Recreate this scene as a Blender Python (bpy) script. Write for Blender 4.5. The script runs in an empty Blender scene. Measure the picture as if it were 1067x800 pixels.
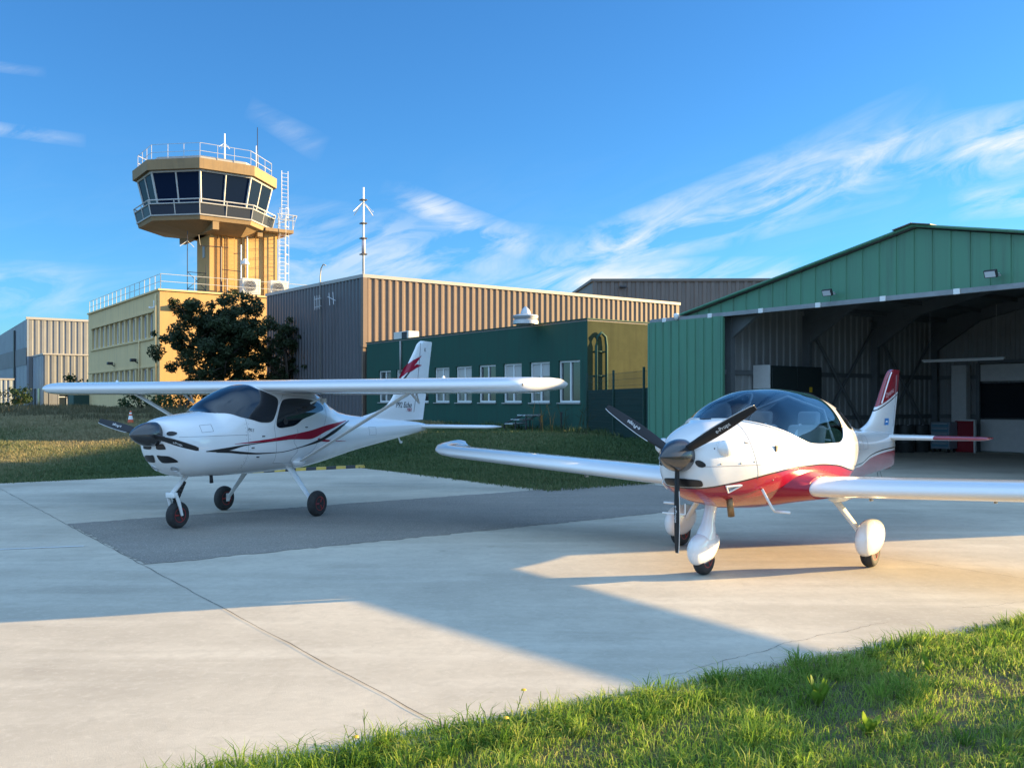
import bpy, bmesh, math, random
import numpy as np
from mathutils import Vector, Matrix

rng = np.random.default_rng(7)
random.seed(7)
R = math.radians
SC = bpy.context.scene
COL = SC.collection

# ------------------------------------------------------------------ camera
cam_d = bpy.data.cameras.new('camera')
cam = bpy.data.objects.new('camera', cam_d)
COL.objects.link(cam)
cam.location = (0, 0, 1.65)
cam.rotation_euler = (R(90), 0, 0)
cam_d.sensor_width = 36.0
cam_d.lens = 960 / 1067 * 36
cam_d.shift_y = 18 / 1067
cam_d.clip_start = 0.05
cam_d.clip_end = 5000
SC.camera = cam

# ------------------------------------------------------------------ light
SUN_EL = R(10.6)
SUN_AZ = math.atan2(.967, .25)                # clockwise from +Y towards +X
S = Vector((math.sin(SUN_AZ) * math.cos(SUN_EL), math.cos(SUN_AZ) * math.cos(SUN_EL), math.sin(SUN_EL)))
sd = bpy.data.lights.new('sun', 'SUN')
sd.energy = 4.3
sd.angle = R(0.55)
sd.color = (1.0, .69, .31)
sun = bpy.data.objects.new('sun', sd)
COL.objects.link(sun)
sun.location = (30, 5, 20)
sun.rotation_euler = S.to_track_quat('Z', 'Y').to_euler()

SKY_STRENGTH = .085
EXPOSURE = 2.2

world = bpy.data.worlds.new('World')
SC.world = world
world.use_nodes = True
wn = world.node_tree.nodes
wl = world.node_tree.links
for n in list(wn):
    wn.remove(n)


def nd(nodes, typ, **kw):
    n = nodes.new(typ)
    for k, v in kw.items():
        if k in n.bl_rna.properties:
            setattr(n, k, v)
        else:
            n.inputs[k].default_value = v
    return n


def wm(op, a, b=None, c=None, clamp=False):
    n = wn.new('ShaderNodeMath')
    n.operation = op
    n.use_clamp = clamp
    for i, v in enumerate((a, b, c)):
        if v is None:
            continue
        if isinstance(v, (int, float)):
            n.inputs[i].default_value = v
        else:
            wl.new(v, n.inputs[i])
    return n.outputs[0]


def build_sky():
    out = wn.new('ShaderNodeOutputWorld')
    bg = wn.new('ShaderNodeBackground')
    sky = wn.new('ShaderNodeTexSky')
    sky.sky_type = 'NISHITA'
    sky.sun_disc = False
    sky.sun_elevation = SUN_EL
    sky.sun_rotation = SUN_AZ
    sky.air_density = 1.0
    sky.dust_density = 0.3
    sky.ozone_density = 3.0
    hs = wn.new('ShaderNodeMix')
    hs.data_type = 'RGBA'
    hs.blend_type = 'MULTIPLY'
    hs.inputs['Factor'].default_value = 1.0
    hs.inputs['B'].default_value = (.258, .525, .75, 1)
    wl.new(sky.outputs[0], hs.inputs['A'])
    tc = wn.new('ShaderNodeTexCoord')
    sep = wn.new('ShaderNodeSeparateXYZ')
    wl.new(tc.outputs['Generated'], sep.inputs[0])
    x, y, z = sep.outputs
    zc = wm('MAXIMUM', z, .012)
    # cloud layer seen in perspective: direction divided by height
    px = wm('DIVIDE', x, wm('ADD', zc, .05))
    py = wm('DIVIDE', y, wm('ADD', zc, .05))
    az = wm('ARCTAN2', x, y)                    # radians, right of the view axis
    hyp = wm('SQRT', wm('ADD', wm('MULTIPLY', x, x), wm('MULTIPLY', y, y)))
    el = wm('ARCTAN2', z, hyp)
    # wispy noise, stretched along the band direction
    comb = wn.new('ShaderNodeCombineXYZ')
    c, s = math.cos(R(17)), math.sin(R(17))
    along = wm('ADD', wm('MULTIPLY', az, c), wm('MULTIPLY', el, s))
    across = wm('SUBTRACT', wm('MULTIPLY', el, c), wm('MULTIPLY', az, s))
    wl.new(wm('MULTIPLY', along, 5.5), comb.inputs[0])
    wl.new(wm('MULTIPLY', across, 20.0), comb.inputs[1])
    n1 = nd(wn, 'ShaderNodeTexNoise', Scale=1.6, Detail=9.0, Roughness=.62, Distortion=.9)
    wl.new(comb.outputs[0], n1.inputs['Vector'])
    comb2 = wn.new('ShaderNodeCombineXYZ')
    wl.new(wm('MULTIPLY', along, 2.0), comb2.inputs[0])
    wl.new(wm('MULTIPLY', across, 5.0), comb2.inputs[1])
    comb2.inputs[2].default_value = 3.7
    n2 = nd(wn, 'ShaderNodeTexNoise', Scale=1.5, Detail=5.0, Roughness=.55, Distortion=.5)
    wl.new(comb2.outputs[0], n2.inputs['Vector'])

    def band(p, q, w0, w1, fade=.06):
        # soft mask round the segment p-q in (azimuth, elevation), degrees
        ax, ay, bx, by = R(p[0]), R(p[1]), R(q[0]), R(q[1])
        dx, dy = bx - ax, by - ay
        L = math.hypot(dx, dy)
        ux, uy = dx / L, dy / L
        t = wm('ADD', wm('MULTIPLY', wm('SUBTRACT', az, ax), ux), wm('MULTIPLY', wm('SUBTRACT', el, ay), uy))
        d = wm('ABSOLUTE', wm('SUBTRACT', wm('MULTIPLY', wm('SUBTRACT', el, ay), ux), wm('MULTIPLY', wm('SUBTRACT', az, ax), uy)))
        tn = wm('DIVIDE', t, L, clamp=True)
        width = wm('ADD', wm('MULTIPLY', tn, R(w1 - w0)), R(w0))
        m = wm('SUBTRACT', 1.0, wm('DIVIDE', d, width), clamp=True)
        e1 = wm('DIVIDE', wm('ADD', t, fade), fade * 2, clamp=True)
        e2 = wm('DIVIDE', wm('SUBTRACT', L + fade, t), fade * 2, clamp=True)
        return wm('MULTIPLY', wm('MULTIPLY', m, e1), e2)
    masks = [
        (band((4.5, 9.0), (22.0, 14.0), 1.6, 3.0, .07), 1.0),
        (band((20.5, 13.8), (38, 13.9), 2.1, 2.2, .03), .85),
        (band((-6.5, 12.4), (4.0, 8.0), .9, 1.5, .03), .6),
        (band((0, 7.6), (17, 7.4), 1.6, 1.2), .85),
        (band((27, 10.9), (40, 11.3), 1.0, 1.5, .03), .85),
        (band((-42, 5.6), (-23, 6.2), 2.0, 1.6), .75),
        (band((-36, 14.6), (-26.5, 14.4), .45, .4, .03), .5),
        (band((-36, 17.4), (-28.5, 17.6), .35, .3, .03), .35),
        (band((-15.0, 16.6), (-12.5, 15.4), .7, .9, .02), .16),
        (band((-17, 9.5), (6, 7.5), 3.2, 3.0), .33),
    ]
    tot = None
    for m, k in masks:
        v = wm('MULTIPLY', m, k)
        tot = v if tot is None else wm('MAXIMUM', tot, v)
    nz = wm('MULTIPLY', wm('SUBTRACT', n1.outputs['Fac'], .38, clamp=True), 4.2)
    nz = wm('MULTIPLY', nz, wm('MULTIPLY', wm('SUBTRACT', n2.outputs['Fac'], .30, clamp=True), 3.4), clamp=True)
    cl = wm('MULTIPLY', wm('POWER', tot, .65), nz, clamp=True)
    # faint veil everywhere low in the sky, and a paler horizon
    veil = wm('MULTIPLY', wm('MULTIPLY', wm('SUBTRACT', 1.0, wm('DIVIDE', el, R(16)), clamp=True), nz), .10)
    cl = wm('ADD', cl, veil, clamp=True)
    mix = wn.new('ShaderNodeMix')
    mix.data_type = 'RGBA'
    wl.new(cl, mix.inputs['Factor'])
    wl.new(hs.outputs['Result'], mix.inputs['A'])
    mix.inputs['B'].default_value = (2.5, 2.6, 2.62, 1)
    # blue glow added to the unseen sky behind the camera, lifts the shade
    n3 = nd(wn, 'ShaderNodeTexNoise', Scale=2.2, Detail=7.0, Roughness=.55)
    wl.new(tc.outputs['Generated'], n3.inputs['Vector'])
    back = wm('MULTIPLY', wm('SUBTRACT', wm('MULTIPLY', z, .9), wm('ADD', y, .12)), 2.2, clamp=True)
    fill_noise = wm('MULTIPLY', wm('SUBTRACT', n3.outputs['Fac'], .28, clamp=True), 7.0, clamp=True)
    bk = wm('MULTIPLY', wm('MULTIPLY', back, fill_noise), .9, clamp=True)
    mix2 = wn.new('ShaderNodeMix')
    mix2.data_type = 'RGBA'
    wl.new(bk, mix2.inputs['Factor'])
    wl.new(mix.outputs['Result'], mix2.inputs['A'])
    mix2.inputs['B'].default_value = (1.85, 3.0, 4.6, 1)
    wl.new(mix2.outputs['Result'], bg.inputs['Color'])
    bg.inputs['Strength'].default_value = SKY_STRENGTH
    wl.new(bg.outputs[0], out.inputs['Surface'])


build_sky()
SC.view_settings.view_transform = 'Standard'
SC.view_settings.look = 'None'
SC.view_settings.gamma = 1.0
SC.view_settings.exposure = EXPOSURE
SC.view_settings.use_curve_mapping = False
SC.render.engine = 'CYCLES'
SC.cycles.max_bounces = 8
SC.cycles.transparent_max_bounces = 16

# ------------------------------------------------------------------ helpers
A = Vector((-.591, .807, 0)).normalized()      # direction along the hangar front
B = Vector((.807, .591, 0)).normalized()       # direction into the hangar
RZ = math.atan2(B.y, B.x)


def W(b, a, z=0):
    v = B * b + A * a
    return Vector((v.x, v.y, z))


def tag(o, label=None, cat=None, group=None, kind=None):
    if label:
        o['label'] = label
    if cat:
        o['category'] = cat
    if group:
        o['group'] = group
    if kind:
        o['kind'] = kind
    return o


def empty(name, loc, rz=0, label=None, cat=None, group=None):
    o = bpy.data.objects.new(name, None)
    o.empty_display_size = .3
    COL.objects.link(o)
    o.location = loc
    o.rotation_euler = (0, 0, rz)
    return tag(o, label, cat, group)


def copy_tree(o, parent=None):
    c = o.copy()
    COL.objects.link(c)
    if parent:
        c.parent = parent
    for ch in list(o.children):
        copy_tree(ch, c)
    return c


class MB:
    """collects shapes and links them as ONE mesh object"""
    def __init__(s):
        s.v, s.f, s.m = [], [], []
        s.attrs = {}

    def add(s, vs, fs, m=0):
        o = len(s.v)
        s.v.extend([tuple(p) for p in vs])
        s.f.extend([tuple(i + o for i in f) for f in fs])
        s.m.extend([m] * len(fs))
        return o

    def box(s, c, d, rot=None, m=0, bev=0.0):
        x, y, z = d[0] / 2, d[1] / 2, d[2] / 2
        if bev > 0:
            bm = bmesh.new()
            bmesh.ops.create_cube(bm, size=1)
            bmesh.ops.scale(bm, vec=d, verts=bm.verts)
            bmesh.ops.bevel(bm, geom=bm.edges[:], offset=bev, segments=2, affect='EDGES', profile=.5)
            bm.verts.ensure_lookup_table()
            P = [v.co.copy() for v in bm.verts]
            F = [[v.index for v in f.verts] for f in bm.faces]
            bm.free()
        else:
            P = [Vector(p) for p in ((-x, -y, -z), (x, -y, -z), (x, y, -z), (-x, y, -z), (-x, -y, z), (x, -y, z), (x, y, z), (-x, y, z))]
            F = [(0, 3, 2, 1), (4, 5, 6, 7), (0, 1, 5, 4), (1, 2, 6, 5), (2, 3, 7, 6), (3, 0, 4, 7)]
        if rot is not None:
            P = [rot @ p for p in P]
        c = Vector(c)
        s.add([p + c for p in P], F, m)
        return s

    def span(s, p0, p1, m=0):
        p0, p1 = Vector(p0), Vector(p1)
        d = [abs(a) for a in (p1 - p0)]
        return s.box((p0 + p1) / 2, d, m=m)

    def tube(s, pts, r, seg=8, m=0, caps=True):
        pts = [Vector(p) for p in pts]
        rs = r if isinstance(r, (list, tuple)) else [r] * len(pts)
        rings = []
        for i, p in enumerate(pts):
            t = (pts[min(i + 1, len(pts) - 1)] - pts[max(i - 1, 0)])
            t = t.normalized() if t.length > 1e-9 else Vector((0, 0, 1))
            up = Vector((0, 0, 1)) if abs(t.z) < .9 else Vector((1, 0, 0))
            a = t.cross(up).normalized()
            b = t.cross(a).normalized()
            rings.append([p + (a * math.cos(2 * math.pi * k / seg) + b * math.sin(2 * math.pi * k / seg)) * rs[i] for k in range(seg)])
        return s.loft(rings, m=m, caps=caps)

    def loft(s, rings, m=0, caps=True, closed=True):
        n = len(rings[0])
        vs = [p for r in rings for p in r]
        fs = []
        for i in range(len(rings) - 1):
            for k in range(n if closed else n - 1):
                k2 = (k + 1) % n
                fs.append((i * n + k, i * n + k2, (i + 1) * n + k2, (i + 1) * n + k))
        if caps and closed:
            fs.append(tuple(range(n))[::-1])
            fs.append(tuple(range((len(rings) - 1) * n, len(rings) * n)))
        s.add(vs, fs, m)
        return s

    def lathe(s, prof, c=(0, 0, 0), axis='z', seg=24, m=0, caps=True):
        c = Vector(c)
        rings = []
        for r, h in prof:
            ring = []
            for k in range(seg):
                t = 2 * math.pi * k / seg
                a, b = r * math.cos(t), r * math.sin(t)
                p = {'z': (a, b, h), 'x': (h, a, b), 'y': (b, h, a)}[axis]
                ring.append(c + Vector(p))
            rings.append(ring)
        return s.loft(rings, m=m, caps=caps)

    def prism(s, poly, p_fn, t0, t1, m=0):
        """poly: 2-D outline; p_fn(x, y, t) gives the 3-D point"""
        n = len(poly)
        vs = [p_fn(x, y, t0) for x, y in poly] + [p_fn(x, y, t1) for x, y in poly]
        fs = [tuple(range(n))[::-1], tuple(range(n, 2 * n))]
        for k in range(n):
            k2 = (k + 1) % n
            fs.append((k, k2, n + k2, n + k))
        s.add(vs, fs, m)
        return s

    def build(s, name, mats, parent=None, smooth=False, angle=None, fix=True):
        me = bpy.data.meshes.new(name)
        me.from_pydata(s.v, [], s.f)
        if not isinstance(mats, (list, tuple)):
            mats = [mats]
        for mt in mats:
            me.materials.append(mt)
        me.polygons.foreach_set('material_index', s.m)
        for k, vals in s.attrs.items():
            at = me.attributes.new(k, 'FLOAT', 'POINT')
            at.data.foreach_set('value', np.asarray(vals, dtype=np.float32))
        me.update()
        if fix:
            bm = bmesh.new()
            bm.from_mesh(me)
            bmesh.ops.recalc_face_normals(bm, faces=bm.faces)
            bm.to_mesh(me)
            bm.free()
        if smooth:
            me.polygons.foreach_set('use_smooth', [True] * len(me.polygons))
            if angle:
                try:
                    me.set_sharp_from_angle(angle=R(angle))
                except Exception:
                    pass
        o = bpy.data.objects.new(name, me)
        COL.objects.link(o)
        if parent is not None:
            o.parent = parent
        return o


def pchip(xs, ys):
    xs, ys = np.array(xs, float), np.array(ys, float)
    if xs[0] > xs[-1]:
        xs, ys = xs[::-1], ys[::-1]
    h = np.diff(xs)
    d = np.diff(ys) / h
    m = np.zeros_like(ys)
    for i in range(1, len(xs) - 1):
        if d[i - 1] * d[i] > 0:
            w1, w2 = 2 * h[i] + h[i - 1], h[i] + 2 * h[i - 1]
            m[i] = (w1 + w2) / (w1 / d[i - 1] + w2 / d[i])
    m[0], m[-1] = d[0], d[-1]

    def f(x):
        x = min(max(x, xs[0]), xs[-1])
        i = int(min(max(np.searchsorted(xs, x) - 1, 0), len(xs) - 2))
        t = (x - xs[i]) / h[i]
        t2, t3 = t * t, t * t * t
        return float(ys[i] * (2 * t3 - 3 * t2 + 1) + m[i] * h[i] * (t3 - 2 * t2 + t) + ys[i + 1] * (-2 * t3 + 3 * t2) + m[i + 1] * h[i] * (t3 - t2))
    return f


# ------------------------------------------------------------------ materials
MATS = {}


def mat(name, col, rough=.5, metal=0.0, coat=0.0, noise=0.0, nscale=6.0, bump=0.0, bscale=30.0, spec=.5, col2=None, detail=5.0, streak=0.0):
    """principled material; 'noise' mixes towards col2 (or a darker tone) with a two-scale procedural noise"""
    m = bpy.data.materials.new(name)
    m.use_nodes = True
    n, l = m.node_tree.nodes, m.node_tree.links
    p = n['Principled BSDF']
    p.inputs['Base Color'].default_value = (*col, 1)
    p.inputs['Roughness'].default_value = rough
    p.inputs['Metallic'].default_value = metal
    p.inputs['Coat Weight'].default_value = coat
    p.inputs['Coat Roughness'].default_value = .04
    p.inputs['Specular IOR Level'].default_value = spec
    if noise > 0 or bump > 0:
        tc = n.new('ShaderNodeTexCoord')
        if noise > 0:
            nz = nd(n, 'ShaderNodeTexNoise', Scale=nscale, Detail=detail, Roughness=.65)
            l.new(tc.outputs['Object'], nz.inputs['Vector'])
            rp = n.new('ShaderNodeMapRange')
            rp.inputs['From Min'].default_value = .35
            rp.inputs['From Max'].default_value = .72
            rp.inputs['To Max'].default_value = noise
            l.new(nz.outputs['Fac'], rp.inputs['Value'])
            mx = n.new('ShaderNodeMix')
            mx.data_type = 'RGBA'
            mx.inputs['A'].default_value = (*col, 1)
            c2 = col2 or tuple(c * .45 for c in col)
            mx.inputs['B'].default_value = (*c2, 1)
            l.new(rp.outputs[0], mx.inputs['Factor'])
            res = mx.outputs['Result']
            if streak > 0:                                  # rain streaks and dust running down the wall
                mp = n.new('ShaderNodeMapping')
                mp.inputs['Scale'].default_value = (5.5, 5.5, .28)
                l.new(tc.outputs['Object'], mp.inputs['Vector'])
                ns = nd(n, 'ShaderNodeTexNoise', Scale=1.0, Detail=7.0, Roughness=.7)
                l.new(mp.outputs[0], ns.inputs['Vector'])
                rs = n.new('ShaderNodeMapRange')
                rs.inputs['From Min'].default_value = .48
                rs.inputs['From Max'].default_value = .72
                rs.inputs['To Max'].default_value = streak
                l.new(ns.outputs['Fac'], rs.inputs['Value'])
                m2 = n.new('ShaderNodeMix')
                m2.data_type = 'RGBA'
                g_ = sum(col) / 3
                m2.inputs['B'].default_value = (*[(c * .6 + g_ * .4) * .55 for c in col], 1)
                l.new(rs.outputs[0], m2.inputs['Factor'])
                l.new(res, m2.inputs['A'])
                res = m2.outputs['Result']
            l.new(res, p.inputs['Base Color'])
        if bump > 0:
            nb = nd(n, 'ShaderNodeTexNoise', Scale=bscale, Detail=6.0, Roughness=.6)
            l.new(tc.outputs['Object'], nb.inputs['Vector'])
            bp = n.new('ShaderNodeBump')
            bp.inputs['Strength'].default_value = bump
            bp.inputs['Distance'].default_value = .02
            l.new(nb.outputs['Fac'], bp.inputs['Height'])
            l.new(bp.outputs[0], p.inputs['Normal'])
    MATS[name] = m
    return m


white = mat('white gelcoat paint', (.74, .74, .735), .22, coat=.8, noise=.06, nscale=3, col2=(.7, .69, .66))
whiteleg = mat('white painted steel', (.76, .76, .74), .35, coat=.3, noise=.10, nscale=9)
red = mat('red paint', (.31, .004, .026), .3, coat=.25, spec=.35)
darkred = mat('dark red paint', (.24, .012, .022), .25, coat=.6)
black = mat('black paint', (.012, .012, .014), .35)
blackgloss = mat('black composite', (.012, .012, .014), .42, spec=.35)
spinmat = mat('carbon spinner', (.03, .03, .032), .22, coat=.5, spec=.7)
rubber = mat('tyre rubber', (.018, .018, .019), .8, noise=.5, nscale=25, col2=(.05, .048, .045))
redrim = mat('red rim paint', (.26, .022, .022), .45, noise=.4, nscale=15)
greyrim = mat('grey rim', (.35, .35, .36), .45, metal=.6)
darkmetal = mat('dark metal', (.05, .05, .055), .5, metal=.5)
steel = mat('galvanised steel', (.55, .56, .57), .45, metal=.6, noise=.3, nscale=5)
whitemetal = mat('white enamel', (.78, .78, .76), .4, noise=.1, nscale=6)
bronze = mat('heat-stained exhaust', (.30, .20, .10), .45, metal=.7, noise=.5, nscale=20)
lettering_white = mat('white lettering', (.75, .75, .75), .5)
lettering_black = mat('black lettering', (.02, .02, .025), .5)
blueflag = mat('blue sticker', (.02, .16, .42), .4)


def text_part(name, string, size, mtx, m, parent, depth=.0005, shear=0.0):
    cu = bpy.data.curves.new(name, 'FONT')
    cu.body = string
    cu.size = size
    cu.extrude = depth
    cu.shear = shear
    cu.align_x = 'CENTER'
    cu.align_y = 'CENTER'
    t = bpy.data.objects.new(name, cu)
    COL.objects.link(t)
    dg = bpy.context.evaluated_depsgraph_get()
    me = bpy.data.meshes.new_from_object(t.evaluated_get(dg))
    bpy.data.objects.remove(t)
    bpy.data.curves.remove(cu)
    me.transform(mtx)
    me.materials.clear()
    me.materials.append(m)
    o = bpy.data.objects.new(name, me)
    COL.objects.link(o)
    o.parent = parent
    return o


def frame(o, x, y):
    """matrix with origin o, x axis and y axis given, z = x cross y"""
    x = Vector(x).normalized()
    z = x.cross(Vector(y)).normalized()
    y = z.cross(x)
    return Matrix(((x.x, y.x, z.x, o[0]), (x.y, y.y, z.y, o[1]), (x.z, y.z, z.z, o[2]), (0, 0, 0, 1)))


def airfoil(n=22, camber=.02, thick=.13):
    """closed outline from trailing edge over the top to the leading edge and back; x 0 (LE) .. 1 (TE)"""
    pts = []
    xs = [(1 - math.cos(math.pi * k / n)) / 2 for k in range(n + 1)]

    def t(x):
        return thick / .2 * (.2969 * math.sqrt(x) - .126 * x - .3516 * x * x + .2843 * x ** 3 - .1015 * x ** 4)

    def c(x):
        return camber * 4 * x * (1 - x)
    for x in reversed(xs):
        pts.append((x, c(x) + t(x) + (.0015 if x > .99 else 0)))
    for x in xs[1:]:
        pts.append((x, c(x) - t(x)))
    return pts


class Body:
    """fuselage-like loft along u; theta 0 is the top, positive theta the port side"""
    def __init__(s, rows):
        u = [r[0] for r in rows]
        s.u0, s.u1 = max(u), min(u)
        s.w, s.zb, s.zc, s.zt, s.n = [pchip(u, [r[i] for r in rows]) for i in range(1, 6)]

    def pt(s, u, th, off=0.0):
        p = s._pt(u, th)
        if off:
            e = .004
            du = s._pt(u + e, th) - s._pt(u - e, th)
            dt = s._pt(u, th + e) - s._pt(u, th - e)
            n = dt.cross(du)
            if n.length > 1e-12:
                n.normalize()
                c = Vector((u, 0, s.zc(u)))
                if n.dot(p - c) < 0:
                    n = -n
                p = p + n * off
        return p

    def _pt(s, u, th):
        n = s.n(u)
        si, co = math.sin(th), math.cos(th)
        y = s.w(u) * math.copysign(abs(si) ** (2 / n), si)
        zc = s.zc(u)
        h = s.zt(u) - zc if co > 0 else zc - s.zb(u)
        return Vector((u, y, zc + h * math.copysign(abs(co) ** (2 / n), co)))

    def theta(s, u, z):
        zc = s.zc(u)
        h = s.zt(u) - zc if z > zc else zc - s.zb(u)
        t = max(-1, min(1, (z - zc) / max(h, 1e-6)))
        c = math.copysign(abs(t) ** (s.n(u) / 2), t)
        return math.acos(c)

    def front(s, y, z):
        """(u, theta) of the skin point with the given y, z, searched from the nose backwards"""
        def F(u):
            n = s.n(u)
            zc = s.zc(u)
            h = s.zt(u) - zc if z > zc else zc - s.zb(u)
            return abs(y / s.w(u)) ** n + abs((z - zc) / h) ** n - 1
        a, b = s.u0 - .001, 1.0
        for _ in range(40):
            m_ = (a + b) / 2
            if F(m_) > 0:
                a = m_
            else:
                b = m_
        th = s.theta(b, z)
        return (b, th if y >= 0 else -th)

    def strip(s, mb, us, top, bot, m, off=.002, side=1, nu=60, nv=4):
        ft, fb = pchip(us, top), pchip(us, bot)
        rows = []
        for i in range(nu + 1):
            u = us[0] + (us[-1] - us[0]) * i / nu
            a, b = s.theta(u, ft(u)), s.theta(u, fb(u))
            rows.append([s.pt(u, side * (a + (b - a) * k / nv), off) for k in range(nv + 1)])
        mb.loft(rows, m=m, caps=False, closed=False)

    def patch(s, mb, poly, m, off=.003, rings=8, centre=None, sub=3, rim=0.0):
        """poly: outline in (u, theta); fills it with rings that follow the surface"""
        P = [Vector(p) for p in poly]
        n0 = len(P)
        D = []
        for i in range(n0):                                    # Catmull-Rom smoothing of the outline
            p0, p1, p2, p3 = P[i - 1], P[i], P[(i + 1) % n0], P[(i + 2) % n0]
            for k in range(sub):
                t = k / sub
                q = .5 * (2 * p1 + (p2 - p0) * t + (2 * p0 - 5 * p1 + 4 * p2 - p3) * t * t + (3 * p1 - p0 - 3 * p2 + p3) * t ** 3)
                D.append(q)
        c = Vector(centre) if centre else sum(D, Vector((0, 0))) / len(D)
        rg = []
        if rim:
            rg.append([s.pt(q.x, q.y, off - rim) for q in D])
        for r in range(rings):
            k = 1 - r / rings
            rg.append([s.pt(c.x + (q.x - c.x) * k, c.y + (q.y - c.y) * k, off) for q in D])
        o = len(mb.v)
        mb.loft(rg, m=m, caps=False)
        n = len(D)
        last = o + (len(rg) - 1) * n
        ci = mb.add([s.pt(c.x, c.y, off)], [])
        mb.f.extend([(last + k, last + (k + 1) % n, ci) for k in range(n)])
        mb.m.extend([m] * n)


# ------------------------------------------------------------------ aeroplanes
def wing_mesh(stations, af, mb=None, m=0):
    """stations: (v, uLE, chord, z, tilt) ; aerofoil outline lofted across the span"""
    mb = mb or MB()
    rings = []
    for v, ule, ch, z, tilt in stations:
        rings.append([Vector((ule - x * ch, v, z + y * ch - x * ch * tilt)) for x, y in af])
    mb.loft(rings, m=m)
    return mb


def wheel(parent, c, r, w, rim_m, name='wheel'):
    """wheel > tyre, rim ; axle along y"""
    t = MB()
    prof = []
    for k in range(13):
        a = math.pi * k / 12
        prof.append((r - w * .45 + w * .45 * math.sin(a) ** .8, -w / 2 * math.cos(a)))
    prof = [(r * .52, -w * .42)] + prof + [(r * .52, w * .42)]
    t.lathe(prof, c, 'y', 36)
    o = t.build(name, rubber, parent, smooth=True, angle=50)
    q = MB()
    for s in (-1, 1):
        q.lathe([(.02, s * w * .40), (r * .16, s * w * .40), (r * .2, s * w * .28), (r * .45, s * w * .30), (r * .5, s * w * .44), (r * .555, s * w * .44)], c, 'y', 28, caps=False)
        for k in range(3):
            a = 2 * math.pi * k / 3
            d = Vector((math.cos(a), 0, math.sin(a)))
            q.tube([Vector(c) + d * r * .12 + Vector((0, s * w * .38, 0)), Vector(c) + d * r * .5 + Vector((0, s * w * .38, 0))], r * .07, 6)
    q.build('rim', rim_m, o, smooth=True, angle=40)
    return o


def blade(parent, hub, ang, r0, r1, c0, cm, ct, twist0, twist1, text=None, flip=1, lead=None):
    """propeller blade in the disc plane (y, z); ang measured from +y towards +z"""
    rad = Vector((0, math.cos(ang), math.sin(ang)))
    tan = Vector((0, -math.sin(ang), math.cos(ang)))
    fw = Vector((1, 0, 0))
    mb = MB()
    rings = []
    n = 18
    for i in range(n + 1):
        t = i / n
        r = r0 + (r1 - r0) * t
        ch = c0 + (cm - c0) * math.sin(min(t / .45, 1) * math.pi / 2) if t < .45 else cm + (ct - cm) * ((t - .45) / .55) ** 1.5
        if t > .97:
            ch *= .8
        tw = twist0 + (twist1 - twist0) * t
        a = tan * math.cos(tw) * flip + fw * math.sin(tw)
        b = fw * math.cos(tw) - tan * math.sin(tw) * flip
        th = .030 * (1 - t) + .007
        ring = []
        for k in range(16):
            q = 2 * math.pi * k / 16
            x = math.cos(q)
            ring.append(Vector(hub) + rad * r + a * (x * ch / 2) + b * (math.sin(q) * th / 2 * (1 + .3 * x)))
        rings.append(ring)
    mb.loft(rings)
    o = mb.build('propeller_blade', blackgloss, parent, smooth=True, angle=60)
    if lead:
        e = MB()
        pts = [rg[0 if lead > 0 else 8] for rg in rings[5:]]
        e.tube(pts, .0045, 6)
        e.build('leading_edge_strip', steel, o)
    if text:
        t = .55
        r = r0 + (r1 - r0) * t
        tw = twist0 + (twist1 - twist0) * t
        a = tan * math.cos(tw) * flip + fw * math.sin(tw)
        b = fw * math.cos(tw) - tan * math.sin(tw) * flip
        th = .030 * (1 - t) + .007
        p = Vector(hub) + rad * r + b * (th / 2 + .0035)
        x = rad
        y = b.cross(x)
        text_part('lettering', text, .050, frame(p, x, y), lettering_white, o)
    return o


def fin_mesh(zs, le, te, thick=.09, nz=28, nx=18):
    fl, ft = pchip([p[1] for p in le], [p[0] for p in le]), pchip([p[1] for p in te], [p[0] for p in te])
    af = airfoil(nx, 0, thick)
    rings = []
    for i in range(nz + 1):
        z = zs[0] + (zs[1] - zs[0]) * i / nz
        a, b = fl(z), ft(z)
        k = 1.0
        rings.append([Vector((a - x * (a - b), y * min(a - b, .9) * k, z)) for x, y in af])
    mb = MB()
    mb.loft(rings)
    return mb, fl, ft


def flat_decal(mb, pts, y, m):
    """small flat outline on a fin side at +-y"""
    D = []
    n0 = len(pts)
    for i in range(n0):
        a, b = pts[i], pts[(i + 1) % n0]
        D += [(a[0] + (b[0] - a[0]) * k / 4, a[1] + (b[1] - a[1]) * k / 4) for k in range(4)]
    cx, cz = sum(p[0] for p in D) / len(D), sum(p[1] for p in D) / len(D)
    n = len(D)
    for s in (1, -1):
        rg = []
        for r in range(7):
            k = 1 - r / 6.02
            q = [(cx + (u - cx) * k, cz + (z - cz) * k) for u, z in D]
            rg.append([Vector((u, s * y(u, z), z)) for u, z in q])
        mb.loft(rg, m=m, caps=False)


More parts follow.
